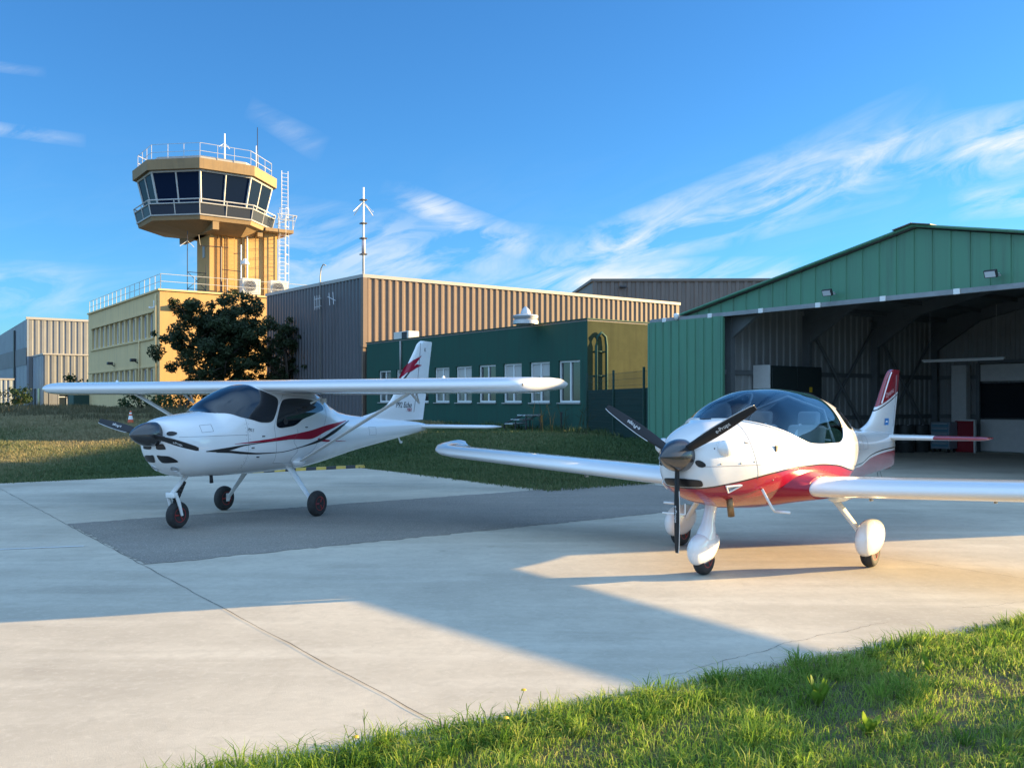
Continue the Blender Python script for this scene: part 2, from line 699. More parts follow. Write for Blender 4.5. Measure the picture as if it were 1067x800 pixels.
def front_patch(mb, body, yz, off, sub=4, rings=5):
    """opening outlined in front view (y, z), laid on the nose skin"""
    P = [Vector(p) for p in yz]
    n0 = len(P)
    D = []
    for i in range(n0):
        p0, p1, p2, p3 = P[i - 1], P[i], P[(i + 1) % n0], P[(i + 2) % n0]
        for k in range(sub):
            t = k / sub
            D.append(.5 * (2 * p1 + (p2 - p0) * t + (2 * p0 - 5 * p1 + 4 * p2 - p3) * t * t + (3 * p1 - p0 - 3 * p2 + p3) * t ** 3))
    c = sum(D, Vector((0, 0))) / len(D)
    rg = []
    for r in range(rings):
        k = 1 - r / rings
        rg.append([body.pt(*body.front(c.x + (q.x - c.x) * k, c.y + (q.y - c.y) * k), off) for q in D])
    o = len(mb.v)
    mb.loft(rg, caps=False)
    n = len(D)
    last = o + (len(rg) - 1) * n
    ci = mb.add([body.pt(*body.front(c.x, c.y), off)], [])
    mb.f.extend([(last + k, last + (k + 1) % n, ci) for k in range(n)])
    mb.m.extend([0] * n)


def outline(mb, body, pts, side, r=.0022, off=.0005, n=10):
    """thin joint line along a closed (u, z) outline on the skin"""
    m = len(pts)
    for i in range(m):
        a, b = pts[i], pts[(i + 1) % m]
        q = [(a[0] + (b[0] - a[0]) * k / n, a[1] + (b[1] - a[1]) * k / n) for k in range(n + 1)]
        mb.tube([body.pt(u, side * body.theta(u, z), off) for u, z in q], r, 5)


def high_wing_plane():
    H = Vector((-.425, -.905, 0)).normalized()
    root = empty('high_wing_airplane', (-3.585, 13.61, 0), math.atan2(H.y, H.x),
                 'white high wing light aircraft with red and black swooshes and bare wheels', 'airplane')
    body = Body([
        (2.20, .14, 1.10, 1.20, 1.33, 2.2), (2.19, .22, 1.02, 1.20, 1.38, 2.3), (2.15, .29, .92, 1.18, 1.41, 2.5),
        (2.05, .36, .80, 1.12, 1.44, 2.5), (1.90, .42, .70, 1.08, 1.465, 2.5), (1.70, .46, .66, 1.06, 1.49, 2.5),
        (1.45, .49, .65, 1.06, 1.52, 2.4), (1.20, .52, .64, 1.06, 1.68, 2.3), (.83, .55, .63, 1.06, 1.84, 2.3),
        (.60, .565, .63, 1.06, 1.885, 2.4), (.30, .57, .63, 1.06, 1.90, 2.6), (-.40, .56, .64, 1.06, 1.88, 2.6),
        (-.80, .53, .67, 1.07, 1.80, 2.4), (-1.10, .48, .70, 1.08, 1.65, 2.2), (-1.50, .40, .755, 1.09, 1.50, 2.2),
        (-2.0, .31, .82, 1.10, 1.42, 2.1), (-3.0, .19, .93, 1.13, 1.35, 2.0), (-4.2, .08, 1.06, 1.17, 1.26, 2.0),
        (-4.5, .03, 1.10, 1.17, 1.22, 2.0)])
    us = [2.20, 2.197, 2.19, 2.18, 2.165] + list(np.arange(2.15, -4.5, -.05)) + [-4.5]
    mb = MB()
    N = 72
    mb.loft([[body.pt(u, 2 * math.pi * k / N) for k in range(N)] for u in us])
    # painted swooshes lie on the skin as thin faces of the same mesh
    for sd_ in (1, -1):
        body.strip(mb, [1.30, 1.0, .65, .23, -.21, -.67, -1.04, -1.43], [1.085, 1.105, 1.13, 1.17, 1.215, 1.285, 1.32, 1.345],
                   [1.080, 1.085, 1.092, 1.105, 1.092, 1.20, 1.27, 1.335], 1, side=sd_)
        body.strip(mb, [1.76, 1.55, 1.40, 1.13, .7, .3], [1.012, 1.030, 1.043, 1.068, 1.092, 1.102], [1.002, .990, 1.00, 1.050, 1.084, 1.100], 2, side=sd_, off=.003)
        body.strip(mb, [1.60, 1.41, 1.13, .84, .44, .02, -.43, -.91, -1.29, -1.56], [.995, 1.00, .972, .945, .938, .988, 1.075, 1.215, 1.30, 1.345],
                   [.985, .972, .942, .926, .928, .975, 1.035, 1.160, 1.27, 1.337], 2, side=sd_, off=.0035)
        body.strip(mb, [-.42, -.60, -.9, -1.3], [1.10, 1.075, 1.045, 1.025], [1.065, 1.04, 1.03, 1.020], 1, side=sd_, off=.0025)
    fus = mb.build('fuselage', [white, red, black], root, smooth=True, angle=40)

    def up(pts):
        return [(u, body.theta(u, z)) for u, z in pts]
    # glazing
    port = up([(1.46, 1.500), (1.19, 1.46), (.90, 1.385), (.72, 1.355), (.60, 1.37), (.52, 1.44), (.42, 1.58), (.37, 1.69), (.50, 1.77)]) + [(.60, .42), (.62, .2)]
    wsh = [(u, t) for u, t in port] + [(.62, 0)] + [(u, -t) for u, t in port[::-1]] + [(1.47, 0)]
    g = MB()
    body.patch(g, wsh, 0, off=.006, rings=12, centre=(.95, 0), sub=6, rim=.008)
    g.build('windshield', darkglass, fus, smooth=True, angle=60)
    win = up([(.33, 1.62), (.22, 1.675), (-.05, 1.69), (-.29, 1.68), (-.57, 1.63), (-.67, 1.57), (-.62, 1.51), (-.35, 1.45), (-.09, 1.39), (.08, 1.315),
              (.25, 1.285), (.44, 1.275), (.51, 1.32), (.46, 1.45)])
    for s in (1, -1):
        g = MB()
        body.patch(g, [(u, s * t) for u, t in win], 0, off=.006, rings=8, sub=5, rim=.008)
        w = g.build('side_window', darkglass, fus, smooth=True, angle=60)
        v = MB()
        p = body.pt(.33, s * body.theta(.33, 1.36), .008)
        nn = body.pt(.33, s * body.theta(.33, 1.36), .1) - p
        v.lathe([(.035, -.002), (.045, .004), (.045, .008), (.03, .01), (.005, .01)], (0, 0, 0), 'z', 20)
        q = nn.to_track_quat('Z', 'Y').to_matrix()
        v.v = [tuple(q @ Vector(x) + p) for x in v.v]
        v.build('vent', darkmetal, w, smooth=True, angle=40)
        # panel joints of cowling and door
        j = MB()
        for uu, z0, z1 in ((1.06, .70, 1.41), (.10, .75, 1.25)):
            j.tube([body.pt(uu + (.05 if uu < .5 else 0) * math.sin(k), s * body.theta(uu, z0 + (z1 - z0) * k / 12), .0006) for k in range(13)], .0022, 5)
        j.tube([body.pt(1.06 + (2.1 - 1.06) * k / 14, s * body.theta(1.06 + (2.1 - 1.06) * k / 14, 1.20), .0006) for k in range(15)], .0022, 5)
        outline(j, body, [(.56, 1.30), (.50, .78), (-.05, .76), (-.35, .95), (-.72, 1.45), (-.74, 1.60), (-.55, 1.70), (.20, 1.74), (.40, 1.60)], s)
        outline(j, body, [(1.80, 1.34), (1.62, 1.35), (1.62, 1.26), (1.80, 1.25)], s)
        outline(j, body, [(-2.2, 1.22), (-2.45, 1.21), (-2.45, 1.08), (-2.2, 1.08)], s)
        j.build('panel_joint', seam, fus)
        rv = MB()
        for k in range(26):
            u = 1.09 if k < 13 else 1.03
            z = .74 + .05 * (k % 13)
            rv.lathe([(.0045, -.002), (.0045, .0015), (.001, .002)], body.pt(u, s * body.theta(u, z), 0), 'y', 6)
        for k in range(30):
            u = -1.6 - k * .09
            z = body.zc(u) + .02
            rv.lathe([(.004, -.002), (.004, .0015), (.001, .002)], body.pt(u, s * body.theta(u, z), 0), 'y', 6)
        rv.build('fasteners', seam, fus)
        hnd = MB()
        for uu, zz in ((-.15, 1.27), (.78, 1.17), (.98, 1.02), (.86, .89)):
            hnd.box(body.pt(uu, s * body.theta(uu, zz), .006), (.05, .012, .014), bev=.003)
        hnd.build('latch', darkmetal, fus)
    # cooling intakes
    for poly in ([(.05, 1.10), (.05, 1.045), (.17, 1.045), (.19, 1.06), (.165, 1.11), (.12, 1.115)],):
        for s in (1, -1):
            g = MB()
            front_patch(g, body, [(s * y, z) for y, z in poly], .004)
            g.build('air_intake', black, fus, smooth=True)
    for s in (1, -1):
        g = MB()
        front_patch(g, body, [(s * y, z) for y, z in [(.03, .965), (.10, .965), (.20, .96), (.26, .92), (.27, .885), (.20, .875), (.10, .87), (.05, .885)]], .004)
        g.build('air_intake', black, fus, smooth=True)
        g = MB()
        front_patch(g, body, [(s * (.262 + .05 * math.cos(a)), 1.245 + .028 * math.sin(a)) for a in np.linspace(0, 2 * math.pi, 13)[:-1]], .004)
        g.build('air_intake', black, fus, smooth=True)
    g = MB()
    p = Vector((2.0, .17, .775))
    for s in (1, -1):
        uu_, tt_ = body.front(s * .17, .790)
        q = body.pt(uu_, tt_, .004)
        nn = (body.pt(uu_, tt_, .1) - q).to_track_quat('Z', 'Y').to_matrix()
        e = MB()
        e.lathe([(.055, -.01), (.055, .004), (.045, .006), (.04, -.002), (.004, .010)], (0, 0, 0), 'z', 20)
        e.v = [tuple(nn @ Vector(x) + q) for x in e.v]
        e.build('landing_light', steel, fus, smooth=True, angle=40)
    g = MB()
    g.tube([(1.28, .08, .66), (1.27, .08, .55)], [.022, .026], 10)
    g.build('exhaust_pipe', darkmetal, fus, smooth=True)
    # cowl text
    pp = body.pt(.97, body.theta(.97, 1.255), .003)
    nrm = body.pt(.97, body.theta(.97, 1.255), .1) - pp
    text_part('lettering', 'P92 Echo', .055, frame(pp, (-1, -.05, -.16), nrm.cross(Vector((-1, -.05, -.16)))), lettering_black, fus, shear=.25)

    # wing
    tilt = .035
    af = airfoil(24, .022, .145)
    z0 = 1.845
    st = []
    half = [(0, .56, 1.42, 0), (2.0, .56, 1.42, 0), (3.8, .56, 1.42, 0), (4.10, .55, 1.41, 0), (4.22, .51, 1.36, .004), (4.32, .42, 1.24, .012),
            (4.39, .28, 1.05, .025), (4.44, .08, .80, .045), (4.47, -.18, .5, .06)]
    for v, le, ch, dz in half[::-1]:
        st.append((-v, le, ch, z0 + dz, tilt))
    for v, le, ch, dz in half[1:]:
        st.append((v, le, ch, z0 + dz, tilt))
    wg = wing_mesh(st, af).build('wing', white, root, smooth=True, angle=50)
    for s in (1, -1):
        f = MB()
        f.box((-.80, s * 2.95, 1.765), (.26, 2.0, .012), bev=.004)
        f.build('aileron', white, wg)
        f = MB()
        f.box((-.80, s * 1.25, 1.755), (.26, 1.2, .012), bev=.004)
        f.build('flap', white, wg)
        f = MB()
        for dx in (0, .13):
            f.tube([(-.62 + dx, s * 2.15, 1.77), (-.70, s * 2.15, 1.62)], .012, 6)
        f.tube([(-.45, s * 2.15, 1.77), (-.70, s * 2.15, 1.62)], .012, 6)
        f.build('hinge_bracket', whiteleg, wg)
        f = MB()
        f.box((.42, s * 4.29, 1.855), (.03, .05, .03), bev=.005)
        f.build('position_light', darkmetal, wg)
        f = MB()
        f.lathe([(.022, 0), (.02, .03), (.004, .045)], (.1, s * 3.0, 1.945), 'z', 10)
        f.build('fuel_cap', whiteleg, wg, smooth=True)
        # strut
        p0, p1 = Vector((-.05, s * .53, .775)), Vector((.16, s * 2.52, 1.765))
        d = (p1 - p0).normalized()
        ax = Vector((1, 0, 0))
        ax = (ax - d * ax.dot(d)).normalized()
        up_ = d.cross(ax)
        rings = []
        for t in (0, .5, 1):
            c = p0.lerp(p1, t)
            rings.append([c + ax * (.055 * math.cos(a)) + up_ * (.017 * math.sin(a)) for a in np.linspace(0, 2 * math.pi, 17)[:-1]])
        so = MB().loft(rings).build('wing_strut', whiteleg, root, smooth=True, angle=50)
        f = MB()
        f.lathe([(.01, -.14), (.05, -.10), (.07, 0), (.05, .10), (.01, .14)], (-.05, s * .50, .765), 'x', 16)
        f.build('strut_fairing', white, so, smooth=True)
        # main gear
        lg = MB()
        rings = []
        for t in np.linspace(0, 1, 7):
            c = Vector((0, s * (.36 + .42 * t), .70 - .50 * t))
            wd, th = .075 - .035 * t, .022 - .006 * t
            nn = Vector((0, s * .50, .42)).normalized()
            rings.append([c + Vector((1, 0, 0)) * wd * math.cos(a) + nn * th * math.sin(a) for a in np.linspace(0, 2 * math.pi, 15)[:-1]])
        lg.loft(rings)
        lo = lg.build('main_gear_leg', whiteleg, root, smooth=True, angle=50)
        ax_ = MB()
        ax_.tube([(0, s * .76, .185), (0, s * .90, .185)], .022, 10)
        ax_.box((0, s * .79, .2), (.06, .02, .12), bev=.004)
        ax_.build('axle', whiteleg, lo)
        wheel(root, (0, s * .865, .185), .185, .125, redrim, 'main_wheel')
    # nose gear
    ng = MB()
    ng.tube([(1.64, 0, .68), (1.90, 0, .45)], [.034, .030], 10)
    ng.box((1.90, 0, .44), (.07, .15, .07), bev=.01)
    for s in (1, -1):
        ng.tube([(1.90, s * .075, .45), (1.86, s * .08, .36), (1.80, s * .08, .17)], [.022, .024, .018], 8)
    ngo = ng.build('nose_gear_leg', whiteleg, root, smooth=True, angle=45)
    sh = MB()
    for k in range(5):
        c0 = Vector((1.70, 0, .60)).lerp(Vector((1.84, 0, .36)), k / 5)
        c1 = Vector((1.70, 0, .60)).lerp(Vector((1.84, 0, .36)), (k + .75) / 5)
        sh.tube([c0, c1], .042, 12)
    sh.tube([(1.68, 0, .66), (1.86, 0, .34)], .020, 8)
    sh.build('shock_absorber', rubber, ngo, smooth=True, angle=40)
    wheel(root, (1.80, 0, .175), .175, .115, redrim, 'nose_wheel')
    # spinner and propeller
    sp = MB()
    hub = (2.25, 0, 1.235)
    sp.lathe([(.155, -.06), (.155, 0), (.150, .06), (.134, .13), (.104, .20), (.064, .265), (.027, .31), (.004, .322)], hub, 'x', 40)
    spo = sp.build('spinner', spinmat, root, smooth=True, angle=40)
    for a in (R(-11), R(169)):
        blade(root, (2.30, 0, 1.235), a, .12, .86, .07, .105, .06, R(42), R(17), 'e-Props', 1, lead=1)
    # tail
    mbf, fl, ft = fin_mesh((1.30, 2.80), [(-2.0, 1.30), (-2.25, 1.36), (-2.50, 1.41), (-2.78, 1.46), (-3.17, 1.585), (-3.42, 1.80), (-3.65, 2.07), (-4.12, 2.62), (-4.22, 2.74), (-4.34, 2.80)],
                           [(-4.42, 1.30), (-4.60, 2.05), (-4.77, 2.80)], .10, 44)

    def fy(u, z):
        a, b = fl(z), ft(z)
        x = min(max((a - u) / (a - b), .001), .999)
        c = .10 / .2 * (.2969 * math.sqrt(x) - .126 * x - .3516 * x * x + .2843 * x ** 3 - .1015 * x ** 4)
        return c * min(a - b, .9) + .006
    flat_decal(mbf, [(-3.57, 2.06), (-3.73, 2.25), (-3.87, 2.345), (-3.92, 2.20), (-3.80, 2.18), (-3.70, 2.12)], fy, 1)
    flat_decal(mbf, [(-3.87, 2.345), (-4.02, 2.42), (-4.12, 2.37), (-4.02, 2.30), (-3.92, 2.20)], fy, 1)
    flat_decal(mbf, [(-4.02, 2.42), (-4.33, 2.52), (-4.12, 2.37)], fy, 1)
    flat_decal(mbf, [(-4.02, 2.30), (-4.12, 2.345), (-4.33, 2.335), (-4.10, 2.27), (-3.92, 2.20)], fy, 1)
    flat_decal(mbf, [(-3.66, 2.06), (-3.84, 2.19), (-3.90, 2.20), (-3.72, 2.06)], fy, 2)
    fo = mbf.build('fin', [white, red, black], root, smooth=True, angle=50)
    r = MB()
    pts = []
    for s in (1, -1):
        pts = [(-4.05 - .11 * k / 10 * 2.2, s * (fy(-4.05 - .242 * k / 10, 1.45 + 1.30 * k / 10)), 1.45 + 1.30 * k / 10) for k in range(11)]
        r.tube(pts, .005, 5)
    r.build('rudder_joint', seam, fo)
    for s in (1, -1):
        text_part('lettering', 'P92 Echo', .145, frame((-3.66, s * fy(-3.66, 1.58), 1.58), (-s, 0, 0), (0, 0, 1)), lettering_black, fo, shear=.3)
        text_part('lettering', 'MkII', .095, frame((-3.86, s * fy(-3.86, 1.49), 1.49), (-s, 0, 0), (0, 0, 1)), red, fo, shear=.3)
        text_part('lettering', 'K', .10, frame((-4.46, s * (fy(-4.46, 2.63) + .001), 2.63), (-s, 0, 0), (0, 0, 1)), lettering_black, fo)
    af2 = airfoil(16, 0, .11)
    sts = []
    for v, le, ch in [(-1.48, -4.62, .24), (-1.45, -4.42, .48), (-1.38, -4.31, .62), (0, -4.24, .72), (1.38, -4.31, .62), (1.45, -4.42, .48), (1.48, -4.62, .24)]:
        sts.append((v, le, ch, 1.175, 0))
    wing_mesh(sts, af2).build('stabilizer', white, root, smooth=True, angle=50)
    t = MB()
    t.tube([(-3.55, 0, 1.0), (-3.62, 0, .90)], .014, 8)
    t.tube([(-3.62, 0, .90), (-3.66, 0, .90)], .022, 8)
    t.build('tail_skid', whiteleg, root, smooth=True)
    an = MB()
    an.tube([(-2.35, .0, 1.38), (-2.42, 0, 1.62)], .005, 5)
    an.build('antenna', darkmetal, root)
    mr = MB()
    mr.tube([(-.25, .56, 1.62), (-.30, .72, 1.70), (-.30, .74, 1.60)], .016, 7)
    mr.box((-.42, .66, 1.66), (.05, .10, .07), bev=.01)
    mr.build('door_strut', whiteleg, root, smooth=True, angle=40)
    return root


def low_wing_plane():
    H = Vector((-.645, -.764, 0)).normalized()
    root = empty('low_wing_airplane', (2.75, 9.87, 0), math.atan2(H.y, H.x),
                 'white and red low wing light aircraft with bubble canopy and three bladed propeller', 'airplane')
    body = Body([
        (1.875, .13, 1.00, 1.10, 1.25, 2.2), (1.865, .19, .93, 1.10, 1.28, 2.3), (1.825, .245, .855, 1.09, 1.32, 2.4),
        (1.75, .295, .79, 1.08, 1.365, 2.4), (1.60, .37, .715, 1.07, 1.43, 2.2), (1.42, .455, .67, 1.06, 1.478, 2.0),
        (1.20, .53, .62, 1.05, 1.56, 1.88), (.90, .58, .59, 1.05, 1.68, 1.95), (.50, .605, .56, 1.05, 1.76, 2.05),
        (0, .615, .55, 1.05, 1.785, 2.1), (-.50, .615, .55, 1.06, 1.77, 2.1), (-.90, .59, .555, 1.08, 1.71, 2.1),
        (-1.30, .48, .57, 1.10, 1.60, 2.0), (-1.80, .34, .60, 1.10, 1.44, 2.0), (-2.40, .24, .64, 1.09, 1.31, 2.0),
        (-3.20, .15, .69, 1.07, 1.26, 2.0), (-3.90, .07, .735, 1.05, 1.21, 2.0), (-4.05, .03, .76, 1.05, 1.18, 2.0)])
    sill = pchip([1.50, 1.42, 1.30, 1.20, .80, .55, .30, 0, -.40, -.50, -.57, -.62], [1.50, 1.479, 1.478, 1.462, 1.36, 1.28, 1.222, 1.208, 1.205, 1.23, 1.28, 1.36])
    UF, UR = 1.405, -.62
    zr = pchip([2.2, 1.9, 1.6, 1.1, .65, .2, -.3, -.85, -1.3, -2.0, -2.54, -3.1, -4.2], [.84, .850, .893, .975, 1.01, 1.01, .98, .90, .86, .85, .93, .965, .98])

    def ths(u):
        if UR <= u <= UF:
            return body.theta(u, min(sill(u), body.zt(u)))
        return 0.0
    us = [1.875, 1.873, 1.87, 1.865, 1.855, 1.84] + list(np.arange(1.825, UF, -.03)) + list(np.linspace(UF, UR, 70)) + [UR - .0005] + list(np.arange(UR - .03, -4.05, -.04)) + [-4.05]
    N = 120
    mb = MB()
    rings = []
    paint, pin = [], []
    for i, u in enumerate(us):
        t0 = ths(u) if u != UR - .0005 else 0
        ring = []
        for k in range(N + 1):
            th = t0 + (2 * math.pi - 2 * t0) * k / N
            p = body.pt(u, th)
            ring.append(p)
            d = p.z - zr(u)
            paint.append(d)
            pin.append(d - .040 if u < -1.2 else d + .004)
        rings.append(ring)
    mb.loft(rings, caps=False, closed=False)
    o0 = 0
    n = N + 1
    mb.f.append(tuple(range(n)))
    mb.m.append(0)
    mb.attrs = {'paint': paint, 'pin': pin}
    fus = mb.build('fuselage', redwhite, root, smooth=True, angle=40)
    # canopy bubble
    g = MB()
    rg = []
    for u in np.linspace(UF, UR, 60):
        t0 = ths(u) + .012
        rg.append([body.pt(u, -t0 + 2 * t0 * k / 60, .004) for k in range(61)])
    g.loft(rg, caps=False, closed=False)
    can = g.build('canopy', canopyglass, root, smooth=True)
    fr = MB()
    fr.tube([body.pt(u, ths(u), .002) for u in np.linspace(UF, UR, 60)], .009, 6)
    fr.tube([body.pt(u, -ths(u), .002) for u in np.linspace(UF, UR, 60)], .009, 6)
    fr.build('canopy_frame', white, can, smooth=True)
    fr = MB()
    tq = ths(UR)
    fr.tube([body.pt(UR, tq * k / 30, .001) for k in range(-30, 31)], .007, 6)
    fr.build('canopy_seal', black, can, smooth=True)
    # cockpit interior
    ck = MB()
    rg = []
    for u in np.linspace(1.25, -1.0, 24):
        rg.append([body.pt(u, th, -.03) for th in np.linspace(body.theta(u, min(1.17, body.zt(u) - .2)), 2 * math.pi - body.theta(u, min(1.17, body.zt(u) - .2)), 30)])
    ck.loft(rg, caps=False, closed=False)
    ck.build('cockpit_tub', interior, root, smooth=True)
    ds = MB()
    rg = []
    for u, zt in ((1.40, 1.42), (1.15, 1.40), (.92, 1.36), (.86, 1.33), (.85, 1.02)):
        w_ = body.w(u) - .05
        rg.append([(u, -w_, zt - .16), (u, -w_ * .7, zt - .03), (u, 0, zt), (u, w_ * .7, zt - .03), (u, w_, zt - .16)])
    ds.loft(rg, caps=False, closed=False)
    ds.build('instrument_panel', interior, root, smooth=True, angle=40)
    for s in (1, -1):
        se = MB()
        se.box((-.28, s * .27, 1.10), (.12, .42, .62), Matrix.Rotation(R(-20), 3, 'Y'), bev=.05)
        se.box((.05, s * .27, .82), (.56, .42, .14), bev=.05)
        so = se.build('seat', seatmat, root, smooth=True, angle=50)
        hd = MB()
        hd.box((-.42, s * .27, 1.46), (.09, .24, .16), Matrix.Rotation(R(-15), 3, 'Y'), bev=.035)
        hd.build('headrest', seatmat, so, smooth=True, angle=50)
        bl = MB()
        bl.tube([(-.36, s * .20, 1.40), (-.20, s * .16, 1.15), (-.08, s * .14, .92)], .018, 6)
        bl.build('harness', whiteleg, so)
    rb = MB()
    for zz in (1.26, 1.38):
        rb.tube([(-.48, .10, zz), (-.44, .50, zz - .03)], .012, 6)
    rb.tube([(-.50, -.52, 1.20), (-.50, -.40, 1.55), (-.50, 0, 1.70), (-.50, .40, 1.55), (-.50, .52, 1.20)], .018, 8)
    rb.build('roll_bar', whiteleg, root, smooth=True)
    # rear quarter windows
    for s in (1, -1):
        g = MB()
        body.patch(g, [(u, s * body.theta(u, z)) for u, z in [(-.80, 1.55), (-.95, 1.56), (-1.14, 1.47), (-1.10, 1.36), (-.90, 1.34), (-.78, 1.43)]], 0, off=.004, rings=6, sub=4, rim=.006)
        g.build('rear_window', darkglass, fus, smooth=True, angle=60)
        # cowl details
        g = MB()
        front_patch(g, body, [(s * (.195 + .042 * math.cos(a)), 1.085 + .03 * math.sin(a) - .012 * math.cos(a)) for a in np.linspace(0, 2 * math.pi, 15)[:-1]], .004)
        g.build('air_intake', black, fus, smooth=True)
        e = MB()
        c = body.pt(1.62, s * body.theta(1.62, 1.225), -.02)
        e.lathe([(.004, -.13), (.05, -.10), (.075, -.03), (.08, .03), (.055, .09), (.004, .11)], c, 'x', 20)
        e.build('cowl_blister', white, fus, smooth=True)
        e = MB()
        q = [Vector((1.615, 0, .880)), Vector((1.46, 0, .888)), Vector((1.555, 0, .825))]
        P = [body.pt(p.x, s * body.theta(p.x, p.z), .004) for p in q]
        P2 = [body.pt(p.x, s * body.theta(p.x, p.z), .024) for p in q]
        for i in range(3):
            e.tube([P2[i], P2[(i + 1) % 3]], .008, 6)
            e.loft([[P[i], P[(i + 1) % 3]], [P2[i], P2[(i + 1) % 3]]], caps=False, closed=False)
        eo = e.build('cowl_scoop', white, fus, smooth=True, angle=50)
        e = MB()
        e.add([p.lerp(p2, .3) for p, p2 in zip(P, P2)], [(0, 1, 2)])
        e.build('scoop_grille', steel, eo)
        e = MB()
        e.box(body.pt(1.02, s * body.theta(1.02, 1.20), .004), (.05, .012, .06), bev=.004)
        e.build('vent', black, fus)
        j = MB()
        j.tube([body.pt(1.28 + .06 * math.sin(k / 12 * 3), s * body.theta(1.28, .92 + .52 * k / 12), .0004) for k in range(13)], .0022, 5)
        j.tube([body.pt(1.84 - (1.84 - 1.28) * k / 14, s * body.theta(1.84 - (1.84 - 1.28) * k / 14, 1.06), .0005) for k in range(15)], .0022, 5)
        outline(j, body, [(-2.0, 1.24), (-2.3, 1.22), (-2.3, 1.06), (-2.0, 1.06)], s)
        j.build('panel_joint', seam, fus)
        sc = MB()
        for uu, zz in ((1.74, 1.22), (1.70, 1.08), (1.50, 1.08), (1.35, 1.09), (.35, 1.17), (.45, 1.17), (1.05, .905)):
            sc.lathe([(.008, -.004), (.008, .002), (.002, .003)], body.pt(uu, s * body.theta(uu, zz), 0), 'y', 8)
        sc.build('fastener', darkmetal, fus)
        st = MB()
        st.tube([(1.15, s * .46, .82), (1.05, s * .52, .63), (1.02, s * .53, .605)], [.014, .012, .012], 8)
        st.tube([(1.02, s * .53, .605), (1.02, s * .68, .605)], .012, 8)
        st.build('boarding_step', whiteleg, root, smooth=True)
    g = MB()
    slot = [(-.195, .905), (-.18, .935), (-.08, .942), (0, .943), (.08, .942), (.18, .935), (.195, .905), (.175, .875), (.08, .868), (0, .867), (-.08, .868), (-.175, .875)]
    front_patch(g, body, slot, .004)
    g.build('lower_intake', black, fus, smooth=True)
    ex = MB()
    ex.tube([(1.40, .25, .74), (1.36, .25, .57)], [.030, .032], 12)
    ex.build('exhaust_pipe', bronze, root, smooth=True)
    ex = MB()
    ex.tube([(1.75, -.02, .70), (1.75, -.02, .60)], .008, 6)
    ex.tube([(1.75, -.02, .60), (1.75, -.26, .60)], .008, 6)
    ex.build('drain_tube', whiteleg, root)
    # wings
    af = airfoil(24, .02, .15)
    for s in (1, -1):
        st = []
        for v, le, ch, dz in [(.45, .62, 1.40, 0), (1.5, .60, 1.30, .052), (2.8, .565, 1.16, .115), (4.0, .53, 1.03, .175), (4.20, .50, .98, .19), (4.32, .43, .88, .205),
                              (4.42, .30, .74, .235), (4.50, .12, .56, .255), (4.56, -.10, .36, .278), (4.59, -.28, .20, .295)]:
            st.append((s * v * (1.27 if s > 0 else 1.065), le, ch, .785 + dz, .05))  # port wing lengthened out of view to stretch its shadow
        wo = wing_mesh(st, af).build('wing', white, root, smooth=True, angle=50)
        f = MB()
        rg = []
        afb = airfoil(24, .02, .17)
        for v, le, ch, dz, k in [(.30, .95, 1.95, .045, 1.5), (.46, .84, 1.75, .03, 1.30), (.60, .72, 1.55, .012, 1.12), (.70, .645, 1.42, .008, 1.03)]:
            rg.append([Vector((le - x * ch, s * v, .785 + dz + y * ch * k - x * ch * .05)) for x, y in afb])
        f.loft(rg)
        f.build('wing_fairing', red, wo, smooth=True, angle=60)
        f = MB()
        f.box((-.45, s * 3.0, .885), (.34, 2.0, .012), Matrix.Rotation(s * R(2.9), 3, 'X'), bev=.004)
        f.build('aileron', white, wo)
        for vv in (1.15, 2.25):
            f = MB()
            f.tube([(.25, s * vv, .72 + .05 * (vv - .45)), (.22, s * vv, .655 + .05 * (vv - .45)), (.16, s * vv, .65 + .05 * (vv - .45))], [.016, .014, .010], 8)
            f.build('tie_down_ring', whiteleg, wo, smooth=True)
        f = MB()
        f.lathe([(.01, -.38), (.045, -.22), (.055, 0), (.045, .2), (.01, .35)], (.02, s * .80, .685), 'x', 14)
        f.build('leg_fairing', white, wo, smooth=True)
        # main gear
        rg = []
        p0, p1 = Vector((.06, s * .72, .68)), Vector((0, s * 1.0, .30))
        nn = Vector((0, s * .38, .28)).normalized()
        for t in (0, .35, .7, 1):
            c = p0.lerp(p1, t)
            wd = .075 - .030 * t
            rg.append([c + Vector((1, 0, 0)) * wd * math.cos(a) + nn * .024 * math.sin(a) for a in np.linspace(0, 2 * math.pi, 17)[:-1]])
        MB().loft(rg).build('main_gear_leg', whiteleg, root, smooth=True, angle=50)
        w = wheel(root, (0, s * 1.07, .165), .165, .12, redrim, 'main_wheel')
        pb = Body([(.285, .02, .25, .28, .31, 2), (.272, .05, .20, .28, .355, 2.1), (.23, .070, .15, .28, .41, 2.3), (.14, .088, .12, .28, .455, 2.5), (.0, .094, .12, .28, .475, 2.6),
                   (-.13, .088, .15, .29, .465, 2.5), (-.24, .070, .22, .31, .43, 2.3), (-.29, .040, .27, .32, .39, 2), (-.30, .015, .30, .32, .35, 2)])
        pm = MB()
        pm.loft([[pb.pt(u, th) + Vector((0, s * 1.07, 0)) for th in np.linspace(0, 2 * math.pi, 33)[:-1]] for u in [.285, .28, .27, .25] + list(np.linspace(.23, -.27, 16)) + [-.29, -.30]])
        pm.build('wheel_pant', white, w, smooth=True, angle=60)
    # nose gear with streamlined fairing
    w = wheel(root, (1.43, 0, .155), .155, .11, redrim, 'nose_wheel')
